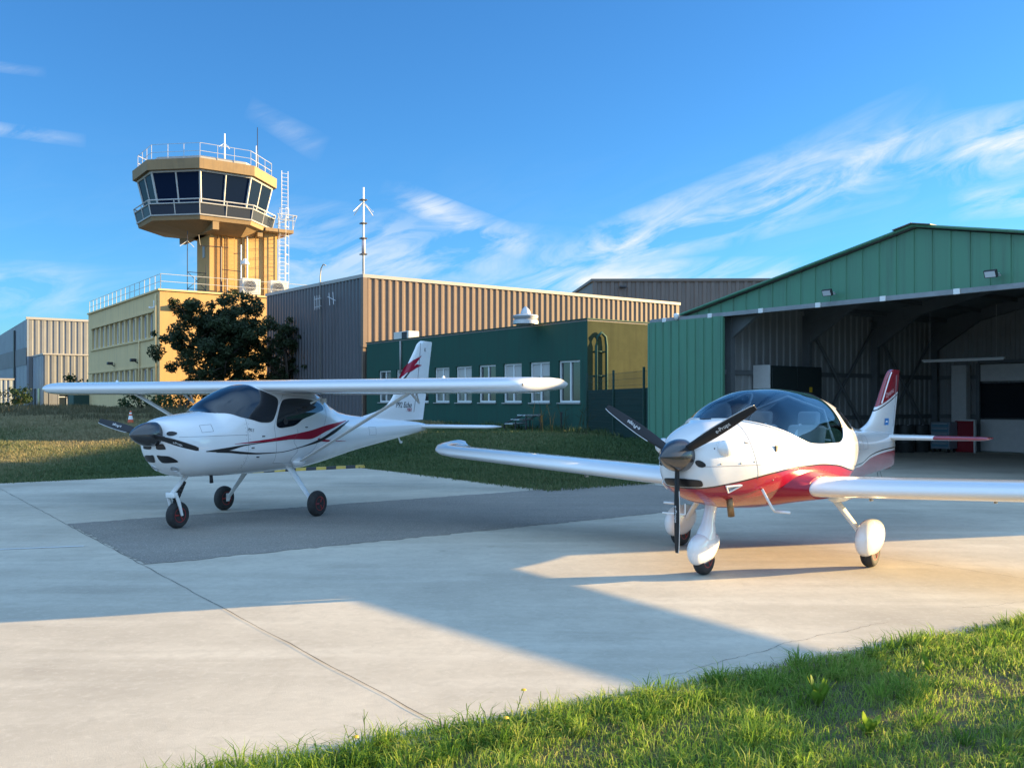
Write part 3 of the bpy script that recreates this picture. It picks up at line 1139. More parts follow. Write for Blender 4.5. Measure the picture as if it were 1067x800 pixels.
    pb = Body([(1.68, .02, .21, .25, .28, 2), (1.665, .05, .16, .25, .33, 2), (1.61, .07, .115, .25, .37, 2.2), (1.50, .086, .10, .25, .40, 2.3), (1.37, .084, .12, .26, .40, 2.3),
               (1.25, .065, .19, .28, .38, 2.1), (1.17, .03, .25, .31, .36, 2), (1.15, .012, .29, .31, .345, 2)])
    pm = MB()
    pm.loft([[pb.pt(u, th) for th in np.linspace(0, 2 * math.pi, 33)[:-1]] for u in [1.68, 1.675, 1.66, 1.64] + list(np.linspace(1.61, 1.19, 16)) + [1.17, 1.15]])
    pm.build('wheel_pant', white, w, smooth=True, angle=60)
    rg = []
    for z, u, c, t in ((.70, 1.26, .115, .055), (.60, 1.30, .11, .05), (.48, 1.35, .12, .055), (.43, 1.375, .15, .07), (.38, 1.39, .18, .075), (.34, 1.395, .20, .080)):
        rg.append([Vector((u + c * math.cos(a) * .8, t * math.sin(a), z)) for a in np.linspace(0, 2 * math.pi, 25)[:-1]])
    MB().loft(rg).build('nose_gear_leg', white, root, smooth=True, angle=60)
    # spinner and propeller
    hub = Vector((1.865, 0, 1.155))
    sp = MB()
    sp.lathe([(.150, -.02), (.152, .01), (.150, .06), (.137, .13), (.110, .20), (.073, .27), (.034, .32), (.010, .343), (.001, .347)], hub, 'x', 40)
    sp.build('spinner', spinmat, root, smooth=True, angle=40)
    for a in (R(30), R(150), R(270)):
        blade(root, hub + Vector((.07, 0, 0)), a, .10, .885, .07, .10, .055, R(40), R(20), 'e-Props', 1, lead=1)
    # tail
    le = [(-2.7, .70), (-2.3, 1.10), (-2.35, 1.20), (-2.55, 1.255), (-2.80, 1.30), (-3.06, 1.38), (-3.30, 1.56), (-3.62, 1.89), (-3.80, 2.05), (-3.88, 2.085), (-3.95, 2.095)]
    te = [(-3.93, .72), (-4.06, 1.22), (-4.19, 1.62), (-4.33, 2.095)]
    mbf, fl, ft = fin_mesh((.72, 2.095), le, te, .10, 60)
    pa, pi_ = [], []
    for x, y, z in mbf.v:
        d = z - (1.575 - .235 * (x + 3.33))
        ins = (fl(z) - x) - .11
        low = .975 - z
        red_ = max(d, low - .0)
        pa.append(-red_)
        pi_.append(d + .035 if z > 1.3 else low + .05)
    mbf.attrs = {'paint': pa, 'pin': pi_}
    mbf.build('fin', redwhite_dark, root, smooth=True, angle=50)
    fo = [c for c in root.children if c.name.startswith('fin')][0]

    def fy(u, z):
        a, b = fl(z), ft(z)
        x = min(max((a - u) / (a - b), .001), .999)
        c = .10 / .2 * (.2969 * math.sqrt(x) - .126 * x - .3516 * x * x + .2843 * x ** 3 - .1015 * x ** 4)
        return c * min(a - b, .9) + .002
    for s in (1, -1):
        f = MB()
        f.tube([(fl(z) - .10, s * (fy(fl(z) - .10, z) - .001), z) for z in np.linspace(1.62, 2.05, 12)], .010, 6)
        f.build('pin_stripe', whitemetal, fo)
        f = MB()
        f.add([(u, s * (fy(u, z) + .001), z) for u, z in ((-3.57, 1.415), (-3.77, 1.415), (-3.77, 1.325), (-3.57, 1.325))], [(0, 1, 2, 3)])
        f.build('sticker', blueflag, fo)
        f = MB()
        f.add([(u, s * (fy(u, z) + .002), z) for u, z in ((-3.63, 1.385), (-3.72, 1.375), (-3.72, 1.365), (-3.60, 1.362))], [(0, 1, 2, 3)])
        f.build('sticker_mark', lettering_white, fo)
        text_part('lettering', 'Dynamic', .095, frame((-3.80, s * (fy(-3.80, 1.77) + .001), 1.765), (-s * 1, 0, .27), (0, 0, 1)), pinkish, fo, shear=.2)
        f = MB()
        f.tube([(-4.02 - .13 * t, s * (fy(-4.02 - .13 * t, 1.30 + .78 * t)), 1.30 + .72 * t) for t in np.linspace(0, 1, 8)], .004, 5)
        f.build('rudder_joint', seam, fo)
    sts = []
    mbs = MB()
    af2 = airfoil(16, 0, .12)
    for v, lev, ch in [(-1.24, -4.10, .16), (-1.22, -3.92, .36), (-1.14, -3.82, .46), (-.62, -3.72, .58), (-.50, -3.70, .60), (0, -3.62, .68), (.50, -3.70, .60), (.62, -3.72, .58), (1.14, -3.82, .46), (1.22, -3.92, .36), (1.24, -4.10, .16)]:
        sts.append((v, lev, ch, 1.155, 0))
    wing_mesh(sts, af2, mbs)
    n = len(af2)
    for i, f in enumerate(mbs.f):
        vv = sum(abs(mbs.v[k][1]) for k in f) / len(f)
        uu = sum(mbs.v[k][0] for k in f) / len(f)
        if vv > .60:
            mbs.m[i] = 1
    mbs.build('stabilizer', [white, darkred], root, smooth=True, angle=50)
    wm_ = MB()
    for s in (1, -1):
        wm_.tube([(-3.45, s * .02, .70), (-3.55, s * .03, .55)], .003, 4)
    wm_.build('antenna', darkmetal, root)
    return root


seam = mat('panel joint', (.20, .20, .21), .6)
interior = mat('cockpit lining', (.12, .125, .135), .8, noise=.3)
seatmat = mat('grey seat fabric', (.36, .35, .34), .85, bump=.1, bscale=60)
pinkish = mat('faded lettering', (.50, .30, .31), .5)


def glass_dark():
    m = mat('tinted window', (.008, .012, .018), .04, coat=.4, spec=.5)
    return m


darkglass = glass_dark()


def glass_canopy():
    m = bpy.data.materials.new('tinted canopy')
    m.use_nodes = True
    n, l = m.node_tree.nodes, m.node_tree.links
    for x in list(n):
        n.remove(x)
    out = n.new('ShaderNodeOutputMaterial')
    tr = n.new('ShaderNodeBsdfTransparent')
    tr.inputs[0].default_value = (.72, .83, .88, 1)
    gl = n.new('ShaderNodeBsdfGlossy')
    gl.inputs['Roughness'].default_value = .02
    gl.inputs['Color'].default_value = (1, 1, 1, 1)
    lw = n.new('ShaderNodeFresnel')
    lw.inputs['IOR'].default_value = 1.6
    mx = n.new('ShaderNodeMixShader')
    l.new(lw.outputs[0], mx.inputs[0])
    l.new(tr.outputs[0], mx.inputs[1])
    l.new(gl.outputs[0], mx.inputs[2])
    l.new(mx.outputs[0], out.inputs['Surface'])
    return m


canopyglass = glass_canopy()


def two_tone(name, redcol):
    """white above, red below a painted line; the line is stored on the mesh as a signed distance"""
    m = mat(name, (.70, .70, .695), .22, coat=.7)
    n, l = m.node_tree.nodes, m.node_tree.links
    p = n['Principled BSDF']
    a1 = n.new('ShaderNodeAttribute')
    a1.attribute_name = 'paint'
    a2 = n.new('ShaderNodeAttribute')
    a2.attribute_name = 'pin'
    l1 = n.new('ShaderNodeMath')
    l1.operation = 'LESS_THAN'
    l1.inputs[1].default_value = 0
    l.new(a1.outputs['Fac'], l1.inputs[0])
    l2 = n.new('ShaderNodeMath')
    l2.operation = 'LESS_THAN'
    l2.inputs[1].default_value = .008
    ab = n.new('ShaderNodeMath')
    ab.operation = 'ABSOLUTE'
    l.new(a2.outputs['Fac'], ab.inputs[0])
    l.new(ab.outputs[0], l2.inputs[0])
    m1 = n.new('ShaderNodeMix')
    m1.data_type = 'RGBA'
    m1.inputs['A'].default_value = (.70, .70, .695, 1)
    m1.inputs['B'].default_value = (*redcol, 1)
    l.new(l1.outputs[0], m1.inputs['Factor'])
    m2 = n.new('ShaderNodeMix')
    m2.data_type = 'RGBA'
    m2.inputs['B'].default_value = (.03, .012, .016, 1)
    l.new(l2.outputs[0], m2.inputs['Factor'])
    l.new(m1.outputs['Result'], m2.inputs['A'])
    l.new(m2.outputs['Result'], p.inputs['Base Color'])
    p.inputs['Specular IOR Level'].default_value = .4
    return m


redwhite = two_tone('white over red paint', (.31, .004, .026))
redwhite_dark = two_tone('white and dark red paint', (.24, .012, .022))


# ------------------------------------------------------------------ ground
def sstep(x):
    x = min(max(x, 0), 1)
    return x * x * (3 - 2 * x)


def ground_z(b, a):
    d = max(a - 21.0, min(a - 13.2, b - 10.5))             # how far inside the grass
    if b > 19.0:
        d = min(d, a - 13.2 - 4.2 * sstep((b - 19.0) / .5))
    far = 6.5 + 16 * sstep((10 - b) / 4)
    z = .50 * sstep(d / far) + .45 * sstep((a - 26) / 26) * (1 if b < 21 else .35)
    if d < 0:
        z = 0
    return -.02 + z


def ground_mat():
    m = mat('turf soil', (.05, .062, .022), .95, noise=.8, nscale=1.1, col2=(.10, .085, .045), bump=.6, bscale=14)
    return m


turf = ground_mat()


def build_ground():
    def axis(lo, hi, d0, d1, step):
        xs = list(np.arange(d0, d1 + .01, step))
        k, x = step, d0
        left = []
        while x > lo:
            k *= 1.35
            x -= k
            left.append(x)
        k, x = step, d1
        right = []
        while x < hi:
            k *= 1.35
            x += k
            right.append(x)
        return left[::-1] + xs + right
    bs = axis(-1500, 1500, -16, 34, .5)
    as_ = axis(-1500, 1500, -6, 62, .5)
    vs, fs = [], []
    for b in bs:
        for a in as_:
            z = ground_z(b, a)
            vs.append(W(b, a, z))
    n = len(as_)
    for i in range(len(bs) - 1):
        for k in range(n - 1):
            fs.append((i * n + k, (i + 1) * n + k, (i + 1) * n + k + 1, i * n + k + 1))
    mb = MB()
    mb.add(vs, fs)
    g = mb.build('ground', turf, smooth=True)
    tag(g, 'grassy ground around the concrete apron', 'ground', kind='structure')


def concrete_mat(name, base, dark, light, asph=False):
    m = bpy.data.materials.new(name)
    m.use_nodes = True
    n, l = m.node_tree.nodes, m.node_tree.links
    p = n['Principled BSDF']
    p.inputs['Roughness'].default_value = .85
    p.inputs['Specular IOR Level'].default_value = .3
    tc = n.new('ShaderNodeTexCoord')

    def noise(scale, det, rough, vec=None, dist=0.0):
        q = nd(n, 'ShaderNodeTexNoise', Scale=scale, Detail=det, Roughness=rough, Distortion=dist)
        l.new(vec or tc.outputs['Object'], q.inputs['Vector'])
        return q.outputs['Fac']

    def rng_(v, a, b, lo, hi):
        q = n.new('ShaderNodeMapRange')
        q.inputs['From Min'].default_value = a
        q.inputs['From Max'].default_value = b
        q.inputs['To Min'].default_value = lo
        q.inputs['To Max'].default_value = hi
        l.new(v, q.inputs['Value'])
        return q.outputs[0]

    def mix(f, c0, c1):
        q = n.new('ShaderNodeMix')
        q.data_type = 'RGBA'
        l.new(f, q.inputs['Factor'])
        for nm, c in (('A', c0), ('B', c1)):
            if isinstance(c, tuple):
                q.inputs[nm].default_value = (*c, 1)
            else:
                l.new(c, q.inputs[nm])
        return q.outputs['Result']
    c = mix(rng_(noise(.45, 6, .6), .38, .68, 0, 1), base, dark)
    mp = n.new('ShaderNodeMapping')
    mp.inputs['Rotation'].default_value = (0, 0, -RZ)
    mp.inputs['Scale'].default_value = (.22, 1.6, 1)
    l.new(tc.outputs['Object'], mp.inputs['Vector'])
    c = mix(rng_(noise(1.2, 7, .62, mp.outputs[0], .4), .48, .80, 0, .75), c, light)
    mp2 = n.new('ShaderNodeMapping')
    mp2.inputs['Rotation'].default_value = (0, 0, -RZ)
    mp2.inputs['Scale'].default_value = (1.3, .3, 1)
    l.new(tc.outputs['Object'], mp2.inputs['Vector'])
    c = mix(rng_(noise(1.7, 8, .7, mp2.outputs[0], .6), .56, .82, 0, .55), c, dark)
    c = mix(rng_(noise(3.0, 3, .5), .70, .76, 0, .35), c, tuple(x * .55 for x in dark))      # scattered stains
    c = mix(rng_(noise(7, 6, .68, None, .8), .46, .72, 0, .5), c, dark)
    c = mix(rng_(noise(19, 5, .65, None, .5), .52, .74, 0, .35), c, light)
    c = mix(rng_(noise(120, 3, .7), .45, .75, 0, .35 if not asph else .9), c, tuple(x * (.7 if not asph else .45) for x in base))
    if asph:
        c = mix(rng_(noise(26, 5, .75), .48, .64, 0, .65), c, tuple(x * .55 for x in base))
        c = mix(rng_(noise(60, 2, .6), .58, .70, 0, .8), c, tuple(x * 1.9 for x in base))
    l.new(c, p.inputs['Base Color'])
    bp = n.new('ShaderNodeBump')
    bp.inputs['Strength'].default_value = .25 if not asph else .7
    bp.inputs['Distance'].default_value = .006
    l.new(noise(90 if not asph else 70, 5, .7), bp.inputs['Height'])
    l.new(bp.outputs[0], p.inputs['Normal'])
    return m


conc = concrete_mat('apron concrete', (.53, .475, .38), (.365, .325, .26), (.64, .585, .48))
asph = concrete_mat('old asphalt', (.285, .255, .215), (.20, .182, .16), (.34, .31, .275), True)
jointm = mat('joint filler', (.06, .06, .06), .9)
scuffm = concrete_mat('scuffed concrete', (.50, .45, .365), (.36, .32, .26), (.53, .48, .39))
linem = mat('worn white line paint', (.62, .62, .60), .7, noise=.6, nscale=8, col2=(.42, .40, .36))


def sheet(name, pts, z, m, label, cat):
    vs = [Vector((p[0], p[1], z)) for p in pts]
    mb = MB()
    mb.add(vs, [tuple(range(len(vs)))])
    o = mb.build(name, m, fix=False)
    me = o.data
    bm = bmesh.new()
    bm.from_mesh(me)
    bmesh.ops.triangulate(bm, faces=bm.faces)
    bm.normal_update()
    for f in bm.faces:
        if f.normal.z < 0:
            f.normal_flip()
    bm.to_mesh(me)
    bm.free()
    return tag(o, label, cat, kind='structure')


def wobble(p, q, n, amp):
    p, q = Vector(p).to_2d(), Vector(q).to_2d()
    d = (q - p).normalized()
    nn = Vector((-d.y, d.x))
    return [p.lerp(q, k / n) + nn * random.uniform(-amp, amp) for k in range(n)]


EDGE0, EDGE1 = Vector((-1.0, 4.15)), Vector((3.78, 6.78))
ED = (EDGE1 - EDGE0).normalized()


def build_apron():
    q1, q2 = EDGE0 - ED * 14, EDGE0 + ED * 48
    pts = wobble(q1, EDGE0 - ED * 3, 4, 0) + wobble(EDGE0 - ED * 3, EDGE0 + ED * 12, 60, .025) + [EDGE0 + ED * 12, q2]
    pts += [W(34, -24), W(19.5, -20), W(19.5, 2.6), W(30.3, 2.6), W(30.3, 16.95), W(19.35, 16.95), W(19.3, 13.2)]
    pts += wobble(W(19.3, 13.2), W(10.9, 13.2), 24, .06) + wobble(W(10.7, 13.5), W(10.5, 20.7), 24, .06) + wobble(W(10.3, 21), W(-12, 21), 60, .07) + [W(-40, 21), W(-40, -10)]
    sheet('apron', [(p[0], p[1]) for p in pts], 0.0, conc, 'pale stained concrete apron under both aircraft', 'apron')
    c0 = Vector((-3.70, 9.30, 0))
    ac, bc = A.dot(c0), B.dot(c0)
    pts = wobble(W(bc, ac), W(bc + 10.5, ac), 160, .04) + wobble(W(bc + 10.5, ac), W(bc + 10.5, ac + 3.85), 4, 0) + wobble(W(bc + 10.5, ac + 3.85), W(bc, ac + 3.85), 160, .035) + wobble(W(bc, ac + 3.85), W(bc, ac), 60, .03)
    # the strip stops where the grass bank begins
    pts = [p for p in pts]
    sheet('asphalt_strip', [(p[0], p[1]) for p in pts], .004, asph, 'dark grey worn asphalt strip across the apron', 'asphalt')
    # expansion joints

    def joint(bv, a0, a1, w, name='apron_joint'):
        l_, r_ = [], []
        n = 90
        for k in range(n + 1):
            a = a0 + (a1 - a0) * k / n
            o = random.uniform(-.008, .008)
            l_.append(W(bv + o - w / 2, a))
            r_.append(W(bv + o + w / 2 + random.uniform(0, .004), a))
        mb = MB()
        mb.loft([[(p.x, p.y, .0055) for p in l_], [(p.x, p.y, .0055) for p in r_]], caps=False, closed=False)
        return tag(mb.build(name, jointm), 'thin dark joint running across the concrete apron', 'joint', kind='structure')
    joint(bc - .03, .2, 20.9, .004)
    joint(bc + 6.4, 2.2, 7.0, .003)
    # hairline cracks
    def crack(p, q, n, amp, seed):
        r_ = random.Random(seed)
        p, q = Vector(p), Vector(q)
        d = (q - p).normalized()
        nn = Vector((-d.y, d.x))
        l_, rr = [], []
        o = 0
        for k in range(n + 1):
            o += r_.uniform(-amp, amp)
            c = p.lerp(q, k / n) + nn * o
            w = r_.uniform(.0008, .0022)
            l_.append((c.x + nn.x * w, c.y + nn.y * w, .004))
            rr.append((c.x - nn.x * w, c.y - nn.y * w, .004))
        mb = MB()
        mb.loft([l_, rr], caps=False, closed=False)
        tag(mb.build('apron_crack', jointm), 'fine dark crack in the apron concrete', 'crack', kind='structure')
    crack((.9, 5.55), (2.9, 6.75), 60, .02, 3)
    crack((3.6, 7.35), (6.4, 8.4), 70, .02, 6)
    # tyre scuffs
    def scuff(c, r, a0, a1, w):
        l_, rr = [], []
        for k in range(41):
            a = R(a0 + (a1 - a0) * k / 40)
            ww = w * math.sin(math.pi * (k + .5) / 41) ** .5
            l_.append((c[0] + (r - ww) * math.cos(a), c[1] + (r - ww) * math.sin(a), .0045))
            rr.append((c[0] + (r + ww) * math.cos(a), c[1] + (r + ww) * math.sin(a), .0045))
        mb = MB()
        mb.loft([l_, rr], caps=False, closed=False)
        tag(mb.build('tyre_mark', scuffm), 'faint tyre mark curving over the concrete', 'tyre mark', kind='structure')
    p, q = Vector((-9.0, 9.35)), Vector((-4.88, 10.50))
    nn = Vector((-(q - p).normalized().y, (q - p).normalized().x)) * .035
    sheet('painted_line', [p - nn, q - nn, q + nn, p + nn], .004, linem, 'short worn white line painted on the concrete', 'line')


# ------------------------------------------------------------------ buildings
def corrugated(mb, p0, p1, zb, ztf, pitch, depth, nrm, m=0, duty=.5, slope=.12):
    """trapezoid-profile metal sheet between two ground points; ztf(t) gives the top height"""
    p0, p1, nrm = Vector(p0), Vector(p1), Vector(nrm).normalized()
    L = (p1 - p0).length
    d = (p1 - p0) / L
    n = max(1, round(L / pitch))
    pt = L / n
    prof = []
    for i in range(n):
        for f, h in ((0, 0), (slope, 1), (duty, 1), (duty + slope, 0)):
            prof.append(((i + f) * pt, h * depth))
    prof.append((L, 0))
    lo, hi = [], []
    zbf = zb if callable(zb) else (lambda t: zb)
    for t, h in prof:
        q = p0 + d * t + nrm * h
        lo.append(Vector((q.x, q.y, zbf(t / L))))
        hi.append(Vector((q.x, q.y, ztf(t / L))))
    mb.loft([lo, hi], m=m, caps=False, closed=False)


def facade(mb, P, u0, u1, z0, z1, holes, depth, m=0, nin=1):
    """flat wall with real openings. P(u, z, d): point at along-wall u, height z, d metres into the wall"""
    us = sorted({u0, u1} | {h[0] for h in holes} | {h[1] for h in holes})
    zs = sorted({z0, z1} | {h[2] for h in holes} | {h[3] for h in holes})
    for i in range(len(us) - 1):
        for k in range(len(zs) - 1):
            cu, cz = (us[i] + us[i + 1]) / 2, (zs[k] + zs[k + 1]) / 2
            if any(h[0] < cu < h[1] and h[2] < cz < h[3] for h in holes):
                continue
            mb.add([P(us[i], zs[k], 0), P(us[i + 1], zs[k], 0), P(us[i + 1], zs[k + 1], 0), P(us[i], zs[k + 1], 0)], [(0, 1, 2, 3)], m)
    for a, b, c, d in holes:
        f = [P(a, c, 0), P(b, c, 0), P(b, d, 0), P(a, d, 0)]
        g = [P(a, c, depth), P(b, c, depth), P(b, d, depth), P(a, d, depth)]
        mb.add(f + g, [(0, 1, 5, 4), (1, 2, 6, 5), (2, 3, 7, 6), (3, 0, 4, 7)], m)


def window(root, P, a, b, c, d, depth, frame_m, pane_m, mull=1, w=.06, blind=None, trans=0):
    """window > pane ; frame bars stand in the opening"""
    mb = MB()

    def bar(u0, u1, z0, z1, d0=-.045, d1=.02):
        q = [P(u, z, depth + dd) for u, z, dd in ((u0, z0, d0), (u1, z0, d0), (u1, z1, d0), (u0, z1, d0), (u0, z0, d1), (u1, z0, d1), (u1, z1, d1), (u0, z1, d1))]
        mb.add(q, [(0, 1, 2, 3), (7, 6, 5, 4), (0, 4, 5, 1), (1, 5, 6, 2), (2, 6, 7, 3), (3, 7, 4, 0)])
    e = .004
    bar(a + e, a + w, c + e, d - e)
    bar(b - w, b - e, c + e, d - e)
    bar(a + w, b - w, c + e, c + w)
    bar(a + w, b - w, d - w, d - e)
    for k in range(mull):
        u = a + (b - a) * (k + 1) / (mull + 1)
        bar(u - w * .5, u + w * .5, c + w, d - w, -.04, .015)
    for k in range(trans):
        z = c + (d - c) * (k + 1) / (trans + 1)
        bar(a + w, b - w, z - w * .3, z + w * .3, -.03, .01)
    o = mb.build('window', frame_m, root)
    g = MB()
    g.add([P(a, c, depth + .012), P(b, c, depth + .012), P(b, d, depth + .012), P(a, d, depth + .012)], [(0, 1, 2, 3)])
    g.build('pane', pane_m, o)
    if blind:
        g = MB()
        z = d - (d - c) * blind
        g.add([P(a + w, z, depth + .008), P(b - w, z, depth + .008), P(b - w, d - w, depth + .008), P(a + w, d - w, depth + .008)], [(0, 1, 2, 3)])
        g.build('blind', blindm, o)
    return o


wincl = mat('window glass', (.02, .028, .034), .05, spec=.8)
wincurt = mat('curtained window glass', (.15, .165, .165), .10, spec=.6, noise=.95, nscale=1.6, col2=(.02, .026, .03))
blindm = mat('pale blind', (.45, .45, .43), .7)
winframe = mat('white window frame', (.68, .69, .68), .45)
teal = mat('green metal cladding', (.075, .225, .135), .48, noise=.45, nscale=1.1, col2=(.08, .19, .125), streak=.5)
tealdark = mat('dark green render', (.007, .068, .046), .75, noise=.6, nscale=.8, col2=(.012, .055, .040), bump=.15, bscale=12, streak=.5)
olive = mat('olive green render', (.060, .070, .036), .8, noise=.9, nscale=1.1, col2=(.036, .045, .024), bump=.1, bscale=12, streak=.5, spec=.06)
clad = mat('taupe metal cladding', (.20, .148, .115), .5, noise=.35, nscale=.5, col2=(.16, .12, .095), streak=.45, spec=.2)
claddk = mat('grey brown metal cladding', (.15, .125, .11), .5, noise=.25, nscale=.6)
trimlight = mat('dull white paint', (.52, .52, .50), .5, noise=.3, nscale=2)
trim = mat('grey trim', (.34, .33, .31), .5)
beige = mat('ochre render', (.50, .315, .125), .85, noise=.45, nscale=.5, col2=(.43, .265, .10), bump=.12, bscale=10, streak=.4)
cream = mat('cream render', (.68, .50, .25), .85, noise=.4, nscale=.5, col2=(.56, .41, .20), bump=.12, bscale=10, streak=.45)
greyclad = mat('pale grey cladding', (.19, .20, .21), .6, noise=.25, nscale=.5, streak=.4, spec=.12)
bluegrey = mat('blue grey cladding', (.22, .26, .30), .5, noise=.2, nscale=.5)
hin = mat('hangar inner sheet', (.27, .28, .275), .6, noise=.4, nscale=.8)
hroof = mat('hangar roof sheet', (.16, .18, .18), .7, noise=.3, nscale=1)
framem = mat('dark steel frame', (.13, .145, .15), .6, noise=.4, nscale=2)
slab = mat('roof gravel', (.25, .24, .22), .9)
towerglass = mat('tower cab glass', (.008, .017, .042), .12, spec=.12)
fascia = mat('brown render', (.30, .205, .105), .8, noise=.4, nscale=.8, streak=.5)


def Z90(s):
    return s


trackm = mat('weathered track', (.26, .28, .29), .6, noise=.5, nscale=3)


def build_hangar():
    b0, a0 = 19.4, 11.23
    root = empty('hangar', W(b0, a0, 0), RZ, 'open fronted green metal hangar with low gable behind the red and white aircraft', 'hangar')
    aL, aR, back = 18.1 - a0, 2.4 - a0, 30.4 - b0
    apex, sl = 5.52, .208

    def rz(y):
        return apex - sl * abs(y)
    # gable cladding over the opening
    mb = MB()
    n = 1
    corrugated(mb, (0, aL, 0), (0, 0, 0), 4.02, lambda t: rz(aL * (1 - t)) - .03, .42, .022, (-1, 0, 0), duty=.86, slope=.03)
    corrugated(mb, (0, 0, 0), (0, aR, 0), 4.02, lambda t: max(rz(aR * t) - .03, 4.03), .42, .022, (-1, 0, 0), duty=.86, slope=.03)
    mb.build('gable_panel', teal, root)
    # roof sheets
    for s, e in ((1, aL + .12), (-1, -aR + .12)):
        mb = MB()
        p = [(-.14, 0), (back + .2, 0)]
        y1 = s * e
        vs = []
        for x in (-.14, back + .2):
            vs += [(x, 0, apex), (x, y1, rz(e)), (x, y1, rz(e) + .06), (x, 0, apex + .06)]
        mb.add(vs, [(0, 1, 2, 3), (7, 6, 5, 4), (0, 4, 5, 1), (1, 5, 6, 2), (2, 6, 7, 3), (3, 7, 4, 0)])
        mb.build('roof', hroof, root)
    mb = MB()
    for s in (1, -1):
        mb.box((back / 2, s * .22, apex + .068 - .22 * sl), (back + .5, .47, .02), Matrix.Rotation(-s * math.atan(sl), 3, 'X'))
    mb.build('ridge_cap', claddk, root)
    mb = MB()
    for s, e in ((1, aL + .12), (-1, -aR + .12)):
        mb.tube([(-.155, 0, apex + .03), (-.155, s * e, rz(e) + .03)], .035, 6)
    mb.build('verge_trim', teal, root)
    # side and back walls
    iw = 17.0 - a0
    mb = MB()
    corrugated(mb, (.1, iw, 0), (back, iw, 0), 0, lambda t: rz(iw) + .02, .30, .035, (0, -1, 0))
    mb.build('side_wall', hin, root)
    mb = MB()
    iwr = 2.6 - a0
    corrugated(mb, (.1, iwr, 0), (back, iwr, 0), 0, lambda t: rz(iwr) + .02, .30, .035, (0, 1, 0))
    mb.build('side_wall', hin, root)
    mb = MB()
    corrugated(mb, (back, iw, 0), (back, 0, 0), 0, lambda t: rz(iw * (1 - t)) + .02, .30, .035, (-1, 0, 0))
    corrugated(mb, (back, 0, 0), (back, iwr, 0), 0, lambda t: rz(iwr * t) + .02, .30, .035, (-1, 0, 0))
    mb.build('back_wall', hin, root)
    # door track with hangers
    mb = MB()
    mb.box((-.10, (8.2 + aR) / 2, 3.98), (.12, 8.2 - aR, .09))
    mb.box((-.02, (8.2 + aR) / 2, 4.035), (.22, 8.2 - aR, .02))
    tr = mb.build('door_track', trackm, root)
    for k in range(9):
        y = 7.6 - k * 1.72
        mb = MB()
        mb.box((-.175, y, 3.985), (.035, .14, .12), bev=.008)
        mb.build('hanger', whitemetal, tr)
    mb = MB()
    mb.lathe([(.02, -.16), (.06, -.1), (.085, .0), (.05, .04)], (-.2, 8.0 - .9, 4.1), 'z', 14)
    mb.build('floodlight_dome', whitemetal, root, smooth=True)
    # parked door leaves
    for y0, y1 in ((16.67 - a0, 19.45 - a0), (2.5 - a0, 5.2 - a0)):
        mb = MB()
        corrugated(mb, (-.16, y1, 0), (-.16, y0, 0), .05, lambda t: 3.93, .30, .025, (-1, 0, 0), duty=.82, slope=.04)
        lf = mb.build('sliding_door', teal, root)
        mb = MB()
        for y in (y0, y1):
            mb.box((-.15, y, 1.99), (.09, .06, 3.86))
        mb.box((-.14, (y0 + y1) / 2, 3.92), (.05, y1 - y0, .06))
        mb.box((-.12, (y0 + y1) / 2, 2.0), (.03, y1 - y0 - .1, 3.8))
        mb.build('door_frame', teal, lf)
    # portal frames
    for x in (.35, 3.8, 7.3, back - .15):
        mb = MB()
        for y in (iw - .14, iwr + .14):
            mb.box((x, y, rz(y) / 2 - .08), (.16, .24, rz(y) - .18))
        for s, e in ((1, iw - .1), (-1, -(iwr + .1))):
            vs = []
            for xx in (x - .08, x + .08):
                vs += [(xx, 0, apex - .34), (xx, s * e, rz(e) - .40), (xx, s * e, rz(e) - .012), (xx, 0, apex - .012)]
            mb.add(vs, [(0, 1, 2, 3), (7, 6, 5, 4), (0, 4, 5, 1), (1, 5, 6, 2), (2, 6, 7, 3), (3, 7, 4, 0)])
            # haunch
            vs = []
            for xx in (x - .06, x + .06):
                vs += [(xx, s * (e - .1), rz(e) - .38), (xx, s * (e - 1.6), rz(e - 1.6) - .38), (xx, s * (e - .1), rz(e) - 1.0)]
            mb.add(vs, [(0, 1, 2), (5, 4, 3), (0, 3, 4, 1), (1, 4, 5, 2), (2, 5, 3, 0)])
        mb.build('portal_frame', framem, root)
    mb = MB()
    for k in range(5):
        for s, e in ((1, iw), (-1, -iwr)):
            y = s * e * (k + .5) / 5
            mb.box((back / 2, y, rz(y) - .07), (back - .1, .06, .12))
    mb.build('purlin', framem, root)
    mb = MB()
    for z in (1.15, 2.45):
        mb.box((back / 2, iw - .06, z), (back, .07, .13))
        mb.box((back - .06, (iw + iwr) / 2, z), (.07, iw - iwr, .13))
    mb.build('girt', framem, root)
    mb = MB()
    for x0, x1 in ((3.9, 7.2), (7.4, back - .2)):
        mb.tube([(x0, iw - .12, .2), (x1, iw - .12, 3.9)], .045, 6)
        mb.tube([(x0, iw - .14, 3.9), (x1, iw - .14, .2)], .045, 6)
    mb.build('cross_brace', framem, root)
    # skylight
    mb = MB()
    mb.box((3.2, -1.1, rz(1.1) - .03), (2.4, .9, .02))
    # pale column and glazed partition at the back
    mb = MB()
    mb.box((back - .35, 15.85 - a0, 1.42), (.28, .5, 2.84), bev=.01)
    mb.build('column', pale, root)
    dr = MB()
    dy0, dy1 = 15.3 - a0, 13.75 - a0
    for y in (dy0, dy1):
        dr.box((back - .28, y, 1.45), (.12, .12, 2.9))
    dr.box((back - .28, (dy0 + dy1) / 2, 2.93), (.12, abs(dy1 - dy0), .09))
    do = dr.build('partition_door', framem, root)
